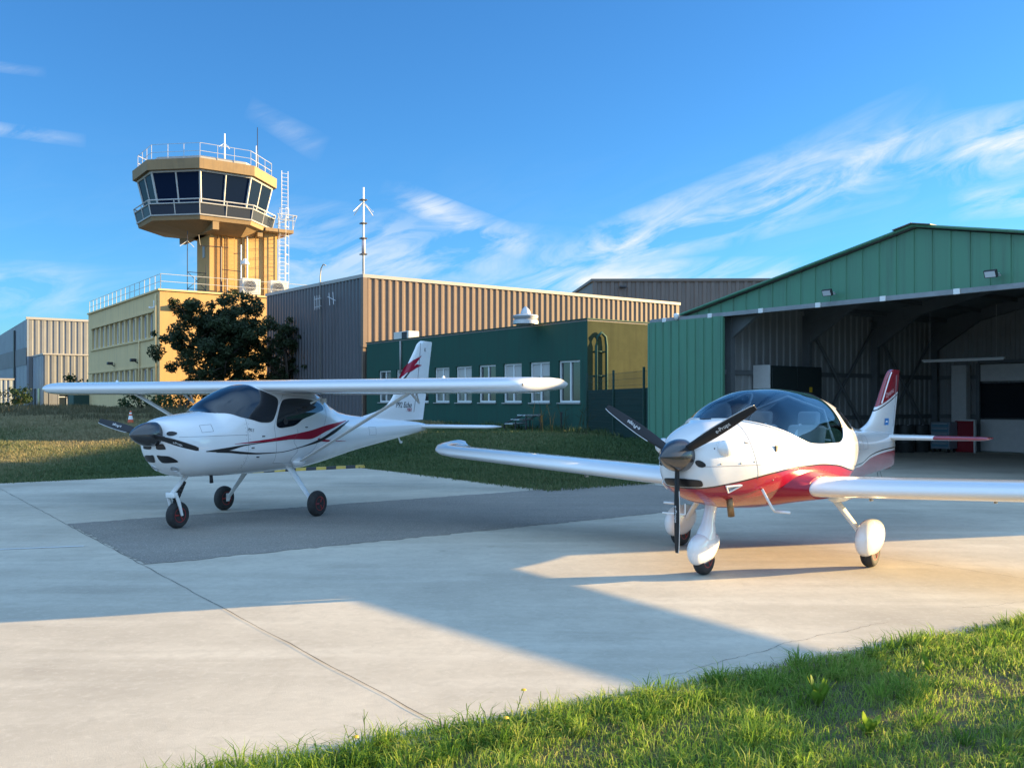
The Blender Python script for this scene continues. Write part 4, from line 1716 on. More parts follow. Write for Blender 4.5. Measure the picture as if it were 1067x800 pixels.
    for z0, z1, mm, nm in ((2.30, 2.84, pale, 'upper_panel'), (1.12, 2.24, darkglassh, 'pane'), (.04, 1.06, pale, 'lower_panel')):
        q = MB()
        q.box((back - .27, (dy0 + dy1) / 2, (z0 + z1) / 2), (.05, abs(dy1 - dy0) - .15, z1 - z0))
        q.build(nm, mm, do)
    return root


pale = mat('grey white panel', (.58, .58, .56), .6, noise=.2)
darkglassh = mat('dark glazing', (.012, .016, .02), .1)


def hangar_things():
    # tall cabinet by the side wall
    c = W(22.0, 16.62)
    r = empty('storage_cabinet', c, RZ, 'tall dark storage cabinet with sky light painted on its end standing by the hangar side wall', 'cabinet')
    m = MB()
    m.box((0, 0, 1.32), (2.35, .55, 2.64), bev=.01)
    m.build('cabinet_body', cabinetdark, r)
    m = MB()
    m.box((-1.19, 0, 1.33), (.03, .57, 2.66))
    m.build('skylit_end_panel', pale, r)  # pale colour paints the sky light falling on this end
    for k in (-.56, .56):
        m = MB()
        m.box((k, -.285, 1.32), (1.08, .02, 2.5), bev=.004)
        d = m.build('cabinet_door', cabinetdark, r)
        m = MB()
        m.box((k + (.45 if k < 0 else -.45), -.305, 1.3), (.03, .03, .2), bev=.006)
        m.build('handle', steel, d)
    m = MB()
    m.box((.62, -.30, 1.98), (.13, .006, .15))
    m.build('sticker', yellow, r)
    # blue tool trolley
    r = empty('tool_trolley', W(29.0, 15.85), RZ, 'blue grey tool trolley with drawers behind the tail of the red and white aircraft', 'tool trolley')
    m = MB()
    m.box((0, 0, .55), (.5, .62, .86), bev=.01)
    m.build('trolley_body', bluegrey, r)
    for k in range(5):
        m = MB()
        m.box((-.255, 0, .24 + k * .16), (.02, .56, .13), bev=.004)
        d = m.build('drawer', trolleyblue, r)
        m = MB()
        m.box((-.272, 0, .285 + k * .16), (.015, .5, .02))
        m.build('handle', steel, d)
    for x in (-.18, .18):
        for y in (-.24, .24):
            m = MB()
            m.lathe([(.02, -.02), (.06, -.02), (.06, .02), (.02, .02)], (x, y, .06), 'y', 14)
            m.build('caster', rubber, r)
    # barrels
    for i, (b, a, lab) in enumerate(((28.6, 16.45, 'dark oil drum beside the blue tool trolley'), (27.9, 16.55, 'dark oil drum nearest the cross braced side wall'))):
        r = empty('oil_drum', W(b, a), RZ, lab, 'drum', 'oil drums in the hangar')
        m = MB()
        m.lathe([(.02, 0), (.28, 0), (.29, .02), (.285, .28), (.297, .30), (.285, .32), (.285, .56), (.297, .58), (.285, .60), (.285, .87), (.295, .88), (.275, .87), (.02, .865)], (0, 0, 0), 'z', 28)
        m.build('drum_body', drum, r, smooth=True, angle=35)
        m = MB()
        m.lathe([(.03, .865), (.03, .885), (.005, .885)], (.17, 0, 0), 'z', 12)
        m.build('bung', steel, r)
    # red fire cabinet with pale frame
    r = empty('fire_extinguisher_board', W(29.3, 15.32), RZ, 'red board with pale frame leaning near the blue tool trolley', 'board')
    m = MB()
    m.box((0, 0, .52), (.05, .62, 1.0))
    m.build('board', darkred, r)
    m = MB()
    m.box((-.01, -.33, .53), (.08, .05, 1.06))
    m.box((-.01, 0, 1.045), (.08, .68, .05))
    m.build('board_frame', pale, r)
    # tube light
    r = empty('tube_light', W(27.0, 14.2, 2.86), RZ, 'long unlit tube light hanging near the hangar back wall', 'lamp')
    m = MB()
    m.box((0, 0, .04), (.09, 2.5, .05), bev=.01)
    m.build('lamp_housing', pale, r)
    m = MB()
    m.tube([(0, -1.2, 0), (0, 1.2, 0)], .02, 8)
    m.build('tube', whitemetal, r)
    m = MB()
    for y in (-1, 1):
        m.tube([(0, y, .06), (0, y, 1.6)], .006, 4)
    m.build('chain', steel, r)
    # unlit white slats standing in for a bright roof skylight
    r = empty('skylight_slats', W(22.6, 9.55, 4.30), RZ, 'pale slats standing in for a skylight under the hangar roof at the right', 'lamp')
    for k in range(5):
        m = MB()
        m.box((-.6 + k * .3, 0, 0), (.07, 1.6, .05), bev=.01)
        m.build('slat', whitemetal, r)
    m = MB()
    for y in (-.7, .7):
        m.box((0, y, .05), (1.4, .05, .04))
        m.tube([(0, y, .06), (0, y, .8)], .008, 4)
    m.build('slat_frame', steel, r)
    # floodlights on the gable
    for b, a, z, lab in ((19.32, 13.29, 4.22, 'square floodlight on the green gable nearest the ridge left slope'), (19.32, 9.43, 4.24, 'square floodlight on the green gable right of the ridge')):
        r = empty('floodlight', W(b, a, z), RZ, lab, 'floodlight', 'floodlights on the hangar gable')
        m = MB()
        m.box((-.26, 0, .02), (.07, .26, .16), Matrix.Rotation(R(-25), 3, 'Y'), bev=.012)
        m.build('lamp_housing', darkmetal, r)
        m = MB()
        m.box((-.294, 0, .004), (.012, .21, .12), Matrix.Rotation(R(-25), 3, 'Y'))
        m.build('lens', lensm, r)
        m = MB()
        m.tube([(-.005, .0, .02), (-.18, 0, .02)], .025, 8)
        m.tube([(-.22, -.145, .02), (-.14, -.145, -.02), (-.14, .145, -.02), (-.22, .145, .02)], .012, 6)
        m.build('bracket', steel, r)


cabinetdark = mat('dark green cabinet', (.018, .028, .028), .5)
yellow = mat('yellow', (.62, .40, .02), .5)
trolleyblue = mat('trolley blue', (.09, .20, .26), .45)
drum = mat('dark drum', (.03, .034, .034), .55, noise=.4, nscale=5)
lensm = mat('lamp lens', (.55, .58, .6), .08, spec=.8)


def box_local(mb, x0, x1, y0, y1, z0, z1, m=0, bottom=False):
    mb.span((x0, y0, z0), (x1, y1, z1), m)


def build_green_building():
    b0, a0 = 22.35, 25.8
    root = empty('green_building', W(b0, a0, 0), RZ, 'low dark green rendered building with a row of white windows', 'building')
    zb, zt, L, D = .2, 4.62, 17.6, 8.0
    P = lambda u, z, d: Vector((d, u, z))
    holes = [(.42 + 1.82 * k, .42 + 1.82 * k + 1.28, 1.60, 3.20) for k in range(9)]
    mb = MB()
    facade(mb, P, 0, L, zb, zt, holes, .16)
    mb.add([(D, 0, zb), (D, L, zb), (D, L, zt), (D, 0, zt)], [(0, 1, 2, 3)])
    mb.add([(0, L, zb), (D, L, zb), (D, L, zt), (0, L, zt)], [(0, 1, 2, 3)])
    mb.build('wall', tealdark, root)
    mb = MB()
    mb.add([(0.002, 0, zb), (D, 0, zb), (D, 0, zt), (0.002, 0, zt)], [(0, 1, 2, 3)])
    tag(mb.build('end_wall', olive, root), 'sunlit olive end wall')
    mb = MB()
    mb.span((.0, .0, zt), (D, L, zt + .06))
    mb.build('roof', slab, root)
    mb = MB()
    mb.span((-.05, -.05, zt + .06), (D, .0, zt + .10))
    mb.span((-.05, 0, zt + .06), (.0, L, zt + .10))
    mb.build('coping', tealdark, root)
    for i, h in enumerate(holes):
        window(root, P, *h, .12, winframe, wincurt if i % 3 else wincl, mull=1, w=.075, blind=[.0, .35, .5, 0, .45, .3, .6, .2, 0][i] or None)
    mb = MB()
    for h in holes:
        mb.span((-.06, h[0] - .04, h[2] - .05), (.1, h[1] + .04, h[2] - .005))
    mb.build('window_sill', trim, root)
    # bent pipe on the end wall
    mb = MB()
    mb.tube([(.35, -.09, .9), (.35, -.09, 3.7), (.40, -.09, 4.05), (.60, -.10, 4.2), (.80, -.10, 4.05), (.85, -.10, 3.7), (.85, -.10, 1.0)], .055, 8)
    for z in (1.6, 2.6, 3.5):
        mb.box((.6, -.05, z), (.65, .05, .04))
    mb.build('downpipe', tealdark, root, smooth=True)
    mb = MB()
    mb.tube([(-.06, 13.9, 3.0), (-.06, 13.9, 4.6)], .05, 8)
    mb.build('downpipe', trim, root, smooth=True)
    return root


def build_grey_hall():
    b0, a0 = 22.58, 44.2
    root = empty('metal_hall', W(b0, a0, 0), RZ, 'large taupe corrugated metal hall with sunlit ribbed front above the green building', 'hall')
    zb, zt, L, D = .2, 8.38, 24.0, 13.7
    mb = MB()
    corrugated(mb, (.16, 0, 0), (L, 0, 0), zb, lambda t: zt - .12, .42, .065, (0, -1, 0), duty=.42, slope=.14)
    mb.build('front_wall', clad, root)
    mb = MB()
    corrugated(mb, (0, .16, 0), (0, D, 0), zb, lambda t: zt - .12 + .25 * t, .42, .07, (-1, 0, 0), duty=.44, slope=.12)
    m1, m2 = 4.8, 5.6                                      # the rear wing is narrower than the front
    mb.loft([[(L, .1, zb), (L, m2, zb), (m1, m2, zb), (m1, D, zb), (0, D, zb)], [(L, .1, zt), (L, m2, zt), (m1, m2, zt), (m1, D, zt), (0, D, zt)]], caps=False, closed=False)
    mb.build('side_wall', cladshade, root)
    mb = MB()
    mb.add([(-.05, -.05, zt - .05), (L, -.05, zt - .05), (L, m2, zt + .05), (-.05, m2, zt + .05)], [(0, 1, 2, 3)])
    mb.add([(-.05, m2, zt + .05), (m1, m2, zt + .05), (m1, D, zt + .2), (-.05, D, zt + .2)], [(0, 1, 2, 3)])
    mb.build('roof', slab, root)
    mb = MB()
    mb.span((-.08, -.12, zt - .16), (L + .02, -.0, zt + .02))
    vs = [(-.10, 0, zt - .16), (-.10, D, zt + .09), (-.10, D, zt + .27), (-.10, 0, zt + .02), (.02, 0, zt - .16), (.02, D, zt + .09), (.02, D, zt + .27), (.02, 0, zt + .02)]
    mb.add(vs, [(0, 1, 2, 3), (7, 6, 5, 4), (0, 4, 5, 1), (1, 5, 6, 2), (2, 6, 7, 3), (3, 7, 4, 0)])
    mb.build('eaves_trim', trim, root)
    mb = MB()
    mb.span((-.08, -.12, 4.55), (.17, .17, zt - .16))
    mb.span((-.06, -.05, zb), (.1, .1, 4.55))
    mb.span((-.10, -.14, 4.52), (.5, .02, 4.62))
    mb.build('corner_trim', clad, root)
    return root


cladshade = mat('shade toned taupe cladding', (.10, .10, .11), .45, noise=.2, nscale=.5, streak=.5)  # shade painted in: darker, bluer copy of the taupe for the unlit side


def build_far_hall():
    root = empty('brown_hall', (7.0, 80, 0), R(6), 'brown ribbed metal hall far behind the ridge of the taupe hall', 'hall')
    L, D, zb, zt = 30, 18, .4, 12.0
    mb = MB()
    corrugated(mb, (0, 0, 0), (L, 0, 0), zb, lambda t: zt + .5 * t, .75, .10, (0, -1, 0))
    mb.build('front_wall', claddk, root)
    mb = MB()
    mb.add([(0, 0, zb), (0, D, zb), (0, D, zt), (0, 0, zt)], [(0, 1, 2, 3)])
    mb.build('side_wall', claddk, root)
    mb = MB()
    mb.add([(L, 0, zb), (L, D, zb), (L, D, zt), (L, 0, zt)], [(0, 1, 2, 3)])
    mb.build('side_wall', claddk, root)
    mb = MB()
    vs = [(-.15, -.2, zt + .02), (L, -.2, zt + .52), (L, D, zt + .52), (-.15, D, zt + .02), (-.15, -.2, zt + .25), (L, -.2, zt + .75), (L, D, zt + .75), (-.15, D, zt + .25)]
    mb.add(vs, [(0, 3, 2, 1), (4, 5, 6, 7), (0, 1, 5, 4), (1, 2, 6, 5), (2, 3, 7, 6), (3, 0, 4, 7)])
    mb.build('roof', claddk, root)
    mb = MB()
    mb.box((2.6, -.4, zt - .45), (.6, .4, .18), bev=.05)
    mb.build('floodlight', darkmetal, root)


def build_shade_block():  # unseen ribbed block added to shade part of the grass strip
    root = empty('shade_block', (27.0, 34.0, 0), 0, 'added tall grey ribbed shade block, unseen beyond the right end of the green hangar', 'shade block')
    L, D, zt = 9.0, 4.6, 7.6
    mb = MB()
    for p, q, n in (((0, 0, 0), (L, 0, 0), (0, -1, 0)), ((0, D, 0), (L, D, 0), (0, 1, 0)), ((0, 0, 0), (0, D, 0), (-1, 0, 0)), ((L, 0, 0), (L, D, 0), (1, 0, 0))):
        corrugated(mb, p, q, 0, lambda t: zt, .45, .06, n)
    mb.build('wall', bluegrey, root)
    mb = MB()
    mb.span((-.2, -.2, zt), (L + .2, D + .2, zt + .15))
    mb.build('roof', trim, root)


def build_office():
    b0, a0 = 17.5, 64.0
    root = empty('office_building', W(b0, a0, 0), RZ, 'two storey ochre office building with window bands and roof railing', 'building')
    zb, zt, L, D = .3, 9.1, 21.8, 16.0
    P = lambda u, z, d: Vector((d, u, z))
    n = 12
    holes = []
    w0, w1 = 1.5, 20.6
    st = (w1 - w0) / n
    for k in range(n):
        holes.append((w0 + st * k + .22, w0 + st * (k + 1) - .22, 6.05, 7.75))
        holes.append((w0 + st * k + .22, w0 + st * (k + 1) - .22, 2.35, 3.95))
    mb = MB()
    facade(mb, P, 0, L, zb, zt, holes, .28)
    mb.add([(0, L, zb), (D, L, zb), (D, L, zt), (0, L, zt)], [(0, 1, 2, 3)])
    mb.add([(D, 0, zb), (D, L, zb), (D, L, zt), (D, 0, zt)], [(0, 1, 2, 3)])
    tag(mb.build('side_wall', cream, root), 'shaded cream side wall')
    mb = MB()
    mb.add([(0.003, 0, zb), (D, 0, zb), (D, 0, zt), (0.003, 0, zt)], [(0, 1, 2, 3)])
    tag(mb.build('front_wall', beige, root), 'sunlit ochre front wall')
    for h in holes:
        window(root, P, *h, .22, winframe, wincurt if h[2] > 5 else wincl, mull=1, w=.09)
    mb = MB()
    for z in (5.95, 7.82):
        mb.span((-.10, w0 - .1, z - .06), (.0, w1 + .1, z + .06))
    for z in (4.05,):
        mb.span((-.06, .3, z - .05), (.0, L, z + .05))
    mb.build('string_course', cream, root)
    mb = MB()
    mb.span((-.12, -.12, zt), (D, .25, zt + .12))
    mb.span((-.12, .25, zt), (.25, L, zt + .12))
    mb.build('coping', cream, root)
    mb = MB()
    mb.add([(.1, .1, zt - .1), (D, .1, zt - .1), (D, L, zt - .1), (.1, L, zt - .1)], [(0, 1, 2, 3)])
    mb.build('roof', slab, root)
    mb = MB()
    mb.tube([(-.12, .5, zb), (-.12, .5, zt - .2)], .07, 8)
    mb.tube([(-.1, 4.9, zb), (-.1, 4.9, 6.0)], .05, 8)
    mb.build('downpipe', cream, root, smooth=True)
    # railing
    mb = MB()
    def rail(p, q, n):
        p, q = Vector(p), Vector(q)
        for h in (.55, 1.05):
            mb.tube([p + Vector((0, 0, h)), q + Vector((0, 0, h))], .019, 5)
        for k in range(n + 1):
            c = p.lerp(q, k / n)
            mb.tube([c, c + Vector((0, 0, 1.05))], .024, 5)
    rail((.1, .15, zt + .1), (.1, L, zt + .1), 16)
    rail((.1, .15, zt + .1), (D, .15, zt + .1), 7)
    mb.build('roof_railing', trimlight, root)
    mb = MB()
    mb.box((-.3, .9, 8.0), (.35, .14, .14), bev=.03)
    mb.box((-.1, .9, 8.25), (.12, .12, .5))
    mb.build('security_camera', whitemetal, root)
    mb = MB()
    mb.box((1.3, -.15, 8.0), (1.3, .22, .32), bev=.03)
    mb.build('wall_lamp', beige, root)
    for y in (5.5, 12.5):
        mb = MB()
        mb.box((-.35, y, 4.6), (.4, .4, .22), bev=.04)
        mb.tube([(-.02, y, 4.4), (-.3, y, 4.55)], .04, 6)
        mb.build('wall_lamp', darkmetal, root)


def octa(r, z, rot=22.5):
    return [Vector((r * math.cos(R(rot + 45 * k)), r * math.sin(R(rot + 45 * k)), z)) for k in range(8)]


def build_tower():
    b0, a0 = 22.2, 69.0
    root = empty('control_tower', W(b0, a0, 0), RZ, 'ochre airfield control tower with dark glazed octagonal cab', 'tower')
    # shaft
    mb = MB()
    mb.span((-.4, -2.0, 8.9), (2.35, .8, 14.6))
    mb.span((2.25, -1.9, 8.9), (3.75, .8, 14.6))
    mb.span((-.42, -2.14, 8.9), (-.10, -1.9, 14.4))
    mb.span((1.98, -2.12, 8.9), (2.22, -1.9, 14.4))
    mb.span((3.72, -2.05, 8.9), (4.75, .7, 14.4))
    sh = mb.build('shaft', beige, root)
    mb = MB()
    mb.tube([(2.35, -2.2, 8.9), (2.35, -2.2, 14.3)], .07, 8)
    mb.build('downpipe', whitemetal, sh, smooth=True)
    mb = MB()
    mb.span((-.45, -1.1, 12.2), (-.39, -.6, 13.1))
    mb.build('louvre', trim, sh)
    lad = MB()
    for x in (.95, 1.4):
        lad.tube([(x, -2.2, 9.2), (x, -2.2, 14.2)], .025, 5)
    for k in range(16):
        lad.tube([(.95, -2.2, 9.3 + k * .3), (1.4, -2.2, 9.3 + k * .3)], .02, 5)
    lad.build('wall_ladder', beige, sh)
    mb = MB()
    for x in (.25, .55, .72):
        mb.tube([(x, -2.08, 9.0), (x, -2.08, 14.2)], .05, 6)
    mb.build('cable_duct', beige, sh)
    # corbel beams under the balcony
    mb = MB()
    mb.loft([[p + Vector((1.0, -.5, 0)) for p in octa(2.1, 13.75)], octa(4.45, 14.35)], caps=True)
    mb.span((-.9, -4.3, 13.75), (-.45, 3.5, 14.4))
    mb.span((3.0, -2.6, 13.9), (3.4, 1.8, 14.4))
    mb.build('corbel', fascia, root)
    mb = MB()
    mb.loft([octa(4.7, 14.33), octa(4.78, 14.62)])
    mb.span((3.5, -2.9, 14.34), (5.7, 1.2, 14.58))
    bal = mb.build('balcony', fascia, root)
    mb = MB()
    mb.loft([octa(4.86, 14.625), octa(4.86, 14.72)])
    mb.build('balcony_edge', trim, bal)
    # balcony railing with tinted panels
    mb = MB()
    pr = octa(4.80, 14.7)
    for k in range(8):
        p, q = pr[k], pr[(k + 1) % 8]
        for h in (.75, 1.0):
            o = 1 + .05 * h
            mb.tube([Vector((p.x * o, p.y * o, p.z + h)), Vector((q.x * o, q.y * o, q.z + h))], .045, 5)
        for t in (0, .5):
            c = p.lerp(q, t)
            mb.tube([c, Vector((c.x * 1.05, c.y * 1.05, c.z + 1.0))], .04, 5)
    mb.tube([(5.65, -2.85, 14.6), (5.95, -2.9, 15.7), (5.95, 1.2, 15.7)], .03, 5)
    mb.tube([(4.4, -2.9, 15.7), (5.95, -2.9, 15.7)], .03, 5)
    mb.tube([(4.4, -2.88, 15.3), (5.85, -2.88, 15.3)], .025, 5)
    for x in (4.5, 5.1, 5.65):
        mb.tube([(x, -2.86, 14.6), (x, -2.9, 15.7)], .03, 5)
    rl = mb.build('balcony_railing', trimlight, root)
    for k in range(8):
        p, q = pr[k], pr[(k + 1) % 8]
        g = MB()
        g.add([p * 1.002, q * 1.002, Vector((q.x * 1.03, q.y * 1.03, q.z + .72)), Vector((p.x * 1.03, p.y * 1.03, p.z + .72))], [(0, 1, 2, 3)])
        g.build('railing_panel', railglass, rl)
    # cab: sill wall, panes, mullions
    zs, zt = 14.7, 17.75
    rb, rt = 4.05, 4.75
    cab = MB()
    cab.loft([octa(rb, zs), octa(rb + .02, zs + .12)], caps=True)
    cab.build('cab_sill', beige, root)
    lo, hi = octa(rb, zs + .12), octa(rt, zt)
    mul = MB()
    for k in range(8):
        p, q, P2, Q2 = lo[k], lo[(k + 1) % 8], hi[k], hi[(k + 1) % 8]
        for t in (0, .5):
            c, d = p.lerp(q, t), P2.lerp(Q2, t)
            mul.tube([c * 1.004, d * 1.004], .085 if t == 0 else .065, 6)
        mul.tube([p * 1.004, q * 1.004], .08, 6)
        mul.tube([P2, Q2], .10, 6)
        for t in (0, .5):
            g = MB()
            a_, b_, c_, d_ = p.lerp(q, t), p.lerp(q, t + .5), P2.lerp(Q2, t + .5), P2.lerp(Q2, t)
            g.add([a_, b_, c_, d_], [(0, 1, 2, 3)])
            g.build('cab_window', towerglass, root)
    mul.build('mullion', trimlight, root)
    rf = MB()
    rf.loft([octa(4.70, 17.78), octa(5.12, 17.80), octa(5.14, 18.52), octa(4.9, 18.54)])
    rf.build('cab_roof', fascia, root)
    rf = MB()
    rf.loft([octa(4.3, 18.545), octa(4.25, 18.9)])
    rf.build('roof_plinth', trim, root)
    mb = MB()
    pr = octa(4.75, 18.55)
    for k in range(8):
        p, q = pr[k], pr[(k + 1) % 8]
        for h in (.55, 1.1):
            mb.tube([p + Vector((0, 0, h)), q + Vector((0, 0, h))], .018, 5)
        for t in (0, .34, .67):
            c = p.lerp(q, t)
            mb.tube([c, c + Vector((0, 0, 1.1))], .02, 5)
    mb.build('roof_railing', trimlight, root)
    # caged ladder
    mb = MB()
    x0, y0 = 4.75, -2.35
    for x in (x0, x0 + .5):
        mb.tube([(x, y0, 9.0), (x, y0, 15.6)], .026, 5)
        mb.tube([(x + .35, y0 + .3, 15.6), (x + .35, y0 + .3, 19.2)], .028, 5)
    for k in range(22):
        mb.tube([(x0, y0, 9.2 + .3 * k), (x0 + .5, y0, 9.2 + .3 * k)], .015, 4)
    for k in range(12):
        mb.tube([(x0 + .35, y0 + .3, 15.7 + .3 * k), (x0 + .85, y0 + .3, 15.7 + .3 * k)], .015, 4)
    for k in range(9):
        z = 10.6 + .7 * k
        mb.tube([(x0, y0, z), (x0 - .1, y0 - .45, z), (x0 + .25, y0 - .75, z), (x0 + .6, y0 - .45, z), (x0 + .5, y0, z)], .015, 4)
    for dx, dy in ((-.1, -.45), (.25, -.75), (.6, -.45)):
        mb.tube([(x0 + dx, y0 + dy, 10.6), (x0 + dx, y0 + dy, 16.2)], .013, 4)
    mb.build('caged_ladder', whitemetal, root)
    return root


def glass_rail():
    m = mat('tinted railing panel', (.045, .055, .075), .2, spec=.2)
    return m


railglass = glass_rail()
for q_ in (towerglass, railglass):
    q_.node_tree.nodes['Principled BSDF'].inputs['IOR'].default_value = 1.16


def mast(name, loc, h, r, label, cat, arms=(), m=None, group=None, extra=None):
    root = empty(name, loc, RZ, label, cat, group)
    mb = MB()
    mb.tube([(0, 0, 0), (0, 0, h)], [r, r * .8], 8)
    mb.build('pole', m or whitemetal, root, smooth=True)
    for z, l, dz, n in arms:
        mb = MB()
        for k in range(n):
            a = 2 * math.pi * k / n + .3
            mb.tube([(0, 0, z), (l * math.cos(a), l * math.sin(a), z + dz)], r * .35, 5)
        mb.build('radial', m or whitemetal, root)
    if extra:
        extra(root)
    return root


def build_antennas():
    # on the tower roof
    T = lambda x, y, z: W(22.2 + x, 69.0 + y, z)
    mast('antenna', T(1.0, -1.2, 18.9), 2.6, .07, 'tall white antenna with drooping radials in the middle of the tower roof', 'antenna', [(1.9, .45, -.35, 4)], group='antennas on the tower roof')
    mast('antenna', T(3.3, -1.5, 18.9), 2.0, .05, 'plain white rod antenna on the right of the tower roof', 'antenna', group='antennas on the tower roof')
    mast('antenna', T(4.2, .6, 18.55), 4.4, .035, 'thin dark whip antenna, tallest on the tower roof', 'antenna', m=darkmetal, group='antennas on the tower roof')
    # on the taupe hall corner

    def bits(root):
        mb = MB()
        mb.tube([(0, 0, 2.2), (0, 0, 3.4)], .085, 8)
        mb.build('collar_tube', pinkm, root, smooth=True)
        for z in (2.1, 3.4, 4.9, 6.6):
            mb = MB()
            mb.box((0, 0, z), (.42, .42, .05), bev=.01)
            mb.build('ring', darkmetal, root)
    mast('antenna_mast', W(22.7, 44.45, 8.4), 8.2 * .57, .07, 'tall white antenna mast with drooping radials on the corner of the taupe hall', 'antenna',
         [(3.9, .72, -.62, 4)], extra=bits_small)
    # lattice mast on the office roof
    r = empty('lattice_mast', W(20.0, 66.2, 9.1), RZ, 'thin dark lattice mast with crossed bars on the ochre office roof', 'antenna')
    mb = MB()
    for x in (0, 1.3):
        mb.tube([(x, 0, 0), (x, 0, 2.3 if x else 4.6)], .03, 5)
    for z in (.5, 1.7):
        mb.tube([(0, 0, z), (1.3, 0, z)], .025, 5)
    mb.tube([(0, 0, .5), (1.3, 0, 1.7)], .022, 5)
    mb.tube([(1.3, 0, .5), (0, 0, 1.7)], .022, 5)
    mb.build('lattice', darkmetal, r)
    mb = MB()
    mb.tube([(0, 0, 3.9), (-.5, .1, 3.5)], .02, 4)
    mb.tube([(0, 0, 3.9), (.5, .1, 3.5)], .02, 4)
    mb.build('radial', whitemetal, r)
    # weather station arm
    r = empty('weather_mast', W(22.2, 65.6, 9.1), RZ, 'dark weather mast with side arms and white sensor in front of the tower shaft', 'weather station')
    mb = MB()
    mb.tube([(0, 0, 0), (0, 0, 3.6)], .045, 6)
    mb.tube([(-1.5, 0, 3.55), (.5, 0, 3.6)], .035, 6)
    mb.tube([(-1.5, 0, 3.55), (-1.6, 0, 4.3)], .03, 6)
    mb.tube([(0, 0, 2.0), (1.5, 0, 1.95)], .03, 6)
    mb.tube([(.9, 0, 3.2), (1.5, 0, 3.3)], .03, 6)
    mb.build('pole', darkmetal, r)
    mb = MB()
    mb.tube([(1.45, 0, 1.4), (1.45, 0, 3.9)], .05, 6)
    mb.lathe([(.02, 2.95), (.12, 2.9), (.30, 2.6), (.30, 2.5), (.02, 2.5)], (1.75, 0, 0), 'z', 14)
    mb.build('sensor', whitemetal, r, smooth=True, angle=40)
    # lattice of yagi aerials on the taupe hall's side wall
    r = empty('aerial', W(22.5, 49.2, 7.5), RZ, 'small dipole aerial on an arched pole against the shaded side of the taupe hall', 'antenna')
    mb = MB()
    mb.tube([(-.12, 0, -5.5), (-.12, 0, 1.3), (-.14, -.15, 1.75), (-.16, -.5, 1.95), (-.16, -.8, 1.85)], .035, 6)
    mb.build('pole', trim, r, smooth=True)
    mb = MB()
    for z in (0, -.45):
        mb.tube([(-.3, .4, z), (-.3, -.5, z)], .03, 5)
    for y in (.3, 0, -.3):
        mb.tube([(-.32, y, .2), (-.32, y, -.6)], .022, 5)
    mb.tube([(-.3, -1.4, 0), (-.3, -2.4, -.3)], .03, 5)
    mb.tube([(-.32, -1.6, .2), (-.32, -1.7, -.5)], .022, 5)
    mb.tube([(-.32, -2.1, .2), (-.32, -2.2, -.5)], .022, 5)
    mb.build('aerial_bars', steel, r)


pinkm = mat('faded pink tube', (.62, .50, .50), .5)


def bits_small(root):
    mb = MB()
    mb.tube([(.01, 0, 1.15), (.01, 0, 2.0)], .10, 8)
    mb.build('collar_tube', pinkm, root, smooth=True)
    for z in (1.1, 1.95, 2.75, 4.0):
        mb = MB()
        mb.box((0, 0, z), (.32, .32, .06), bev=.01)
        mb.build('ring', darkmetal, root)


def build_roof_things():
    # air conditioners on the office roof
    for i, (b, lab) in enumerate(((24.1, 'left of the two grey air conditioner boxes on the ochre office roof'), (26.2, 'right of the two grey air conditioner boxes on the ochre office roof'))):
        r = empty('air_conditioner', W(b, 65.0, 9.2), RZ, lab, 'air conditioner', 'air conditioners on the office roof')
        m = MB()
        m.box((0, 0, .72), (1.35, .6, 1.15), bev=.03)
        m.build('casing', pale2, r)
        m = MB()
        m.lathe([(.47, -.02), (.47, .02), (.40, .02), (.40, -.02)], (-.12, -.31, .74), 'y', 24, caps=False)
        for k in range(4):
            m.lathe([(.08 + .09 * k, -.012), (.10 + .09 * k, -.012)], (-.12, -.315, .74), 'y', 20, caps=False)
        m.build('fan_grille', steel, r)
        m = MB()
        m.lathe([(.001, 0), (.39, 0)], (-.12, -.304, .74), 'y', 24, caps=False)
        m.build('fan_opening', black, r)
        m = MB()
        for x in (-.5, .5):
            m.box((x, 0, .08), (.08, .6, .16))
        m.build('foot', darkmetal, r)
    # mushroom vent on the green roof
    c = Vector((.53, 36.0, 4.66))
    r = empty('roof_vent', c, 0, 'grey mushroom shaped vent standing on the green building roof', 'roof vent')
    m = MB()
    m.lathe([(.5, 0), (.5, .12), (.42, .20), (.95 * .5, .22), (.50, .30), (.48, .34), (.20, .40), (.18, .50), (.14, .58), (.05, .68), (.005, .70)], (0, 0, 0), 'z', 24)
    m.build('vent_hood', steel, r, smooth=True, angle=40)
    m = MB()
    m.lathe([(.34, -.05), (.34, .12)], (0, 0, 0), 'z', 20)
    m.build('base', trim, r, smooth=True)
    # white box on the wall
    r = empty('wall_box', W(22.9, 40.2, 4.68), RZ, 'pale metal box at the roof edge above the aircraft fin', 'box')
    m = MB()
    m.box((0, 0, .22), (.6, 1.5, .42), bev=.02)
    m.build('casing', pale2, r)
    m = MB()
    m.box((-.31, -.35, .22), (.02, .5, .34))
    m.build('grille', darkmetal, r)


pale2 = mat('pale grey casing', (.58, .57, .53), .5)


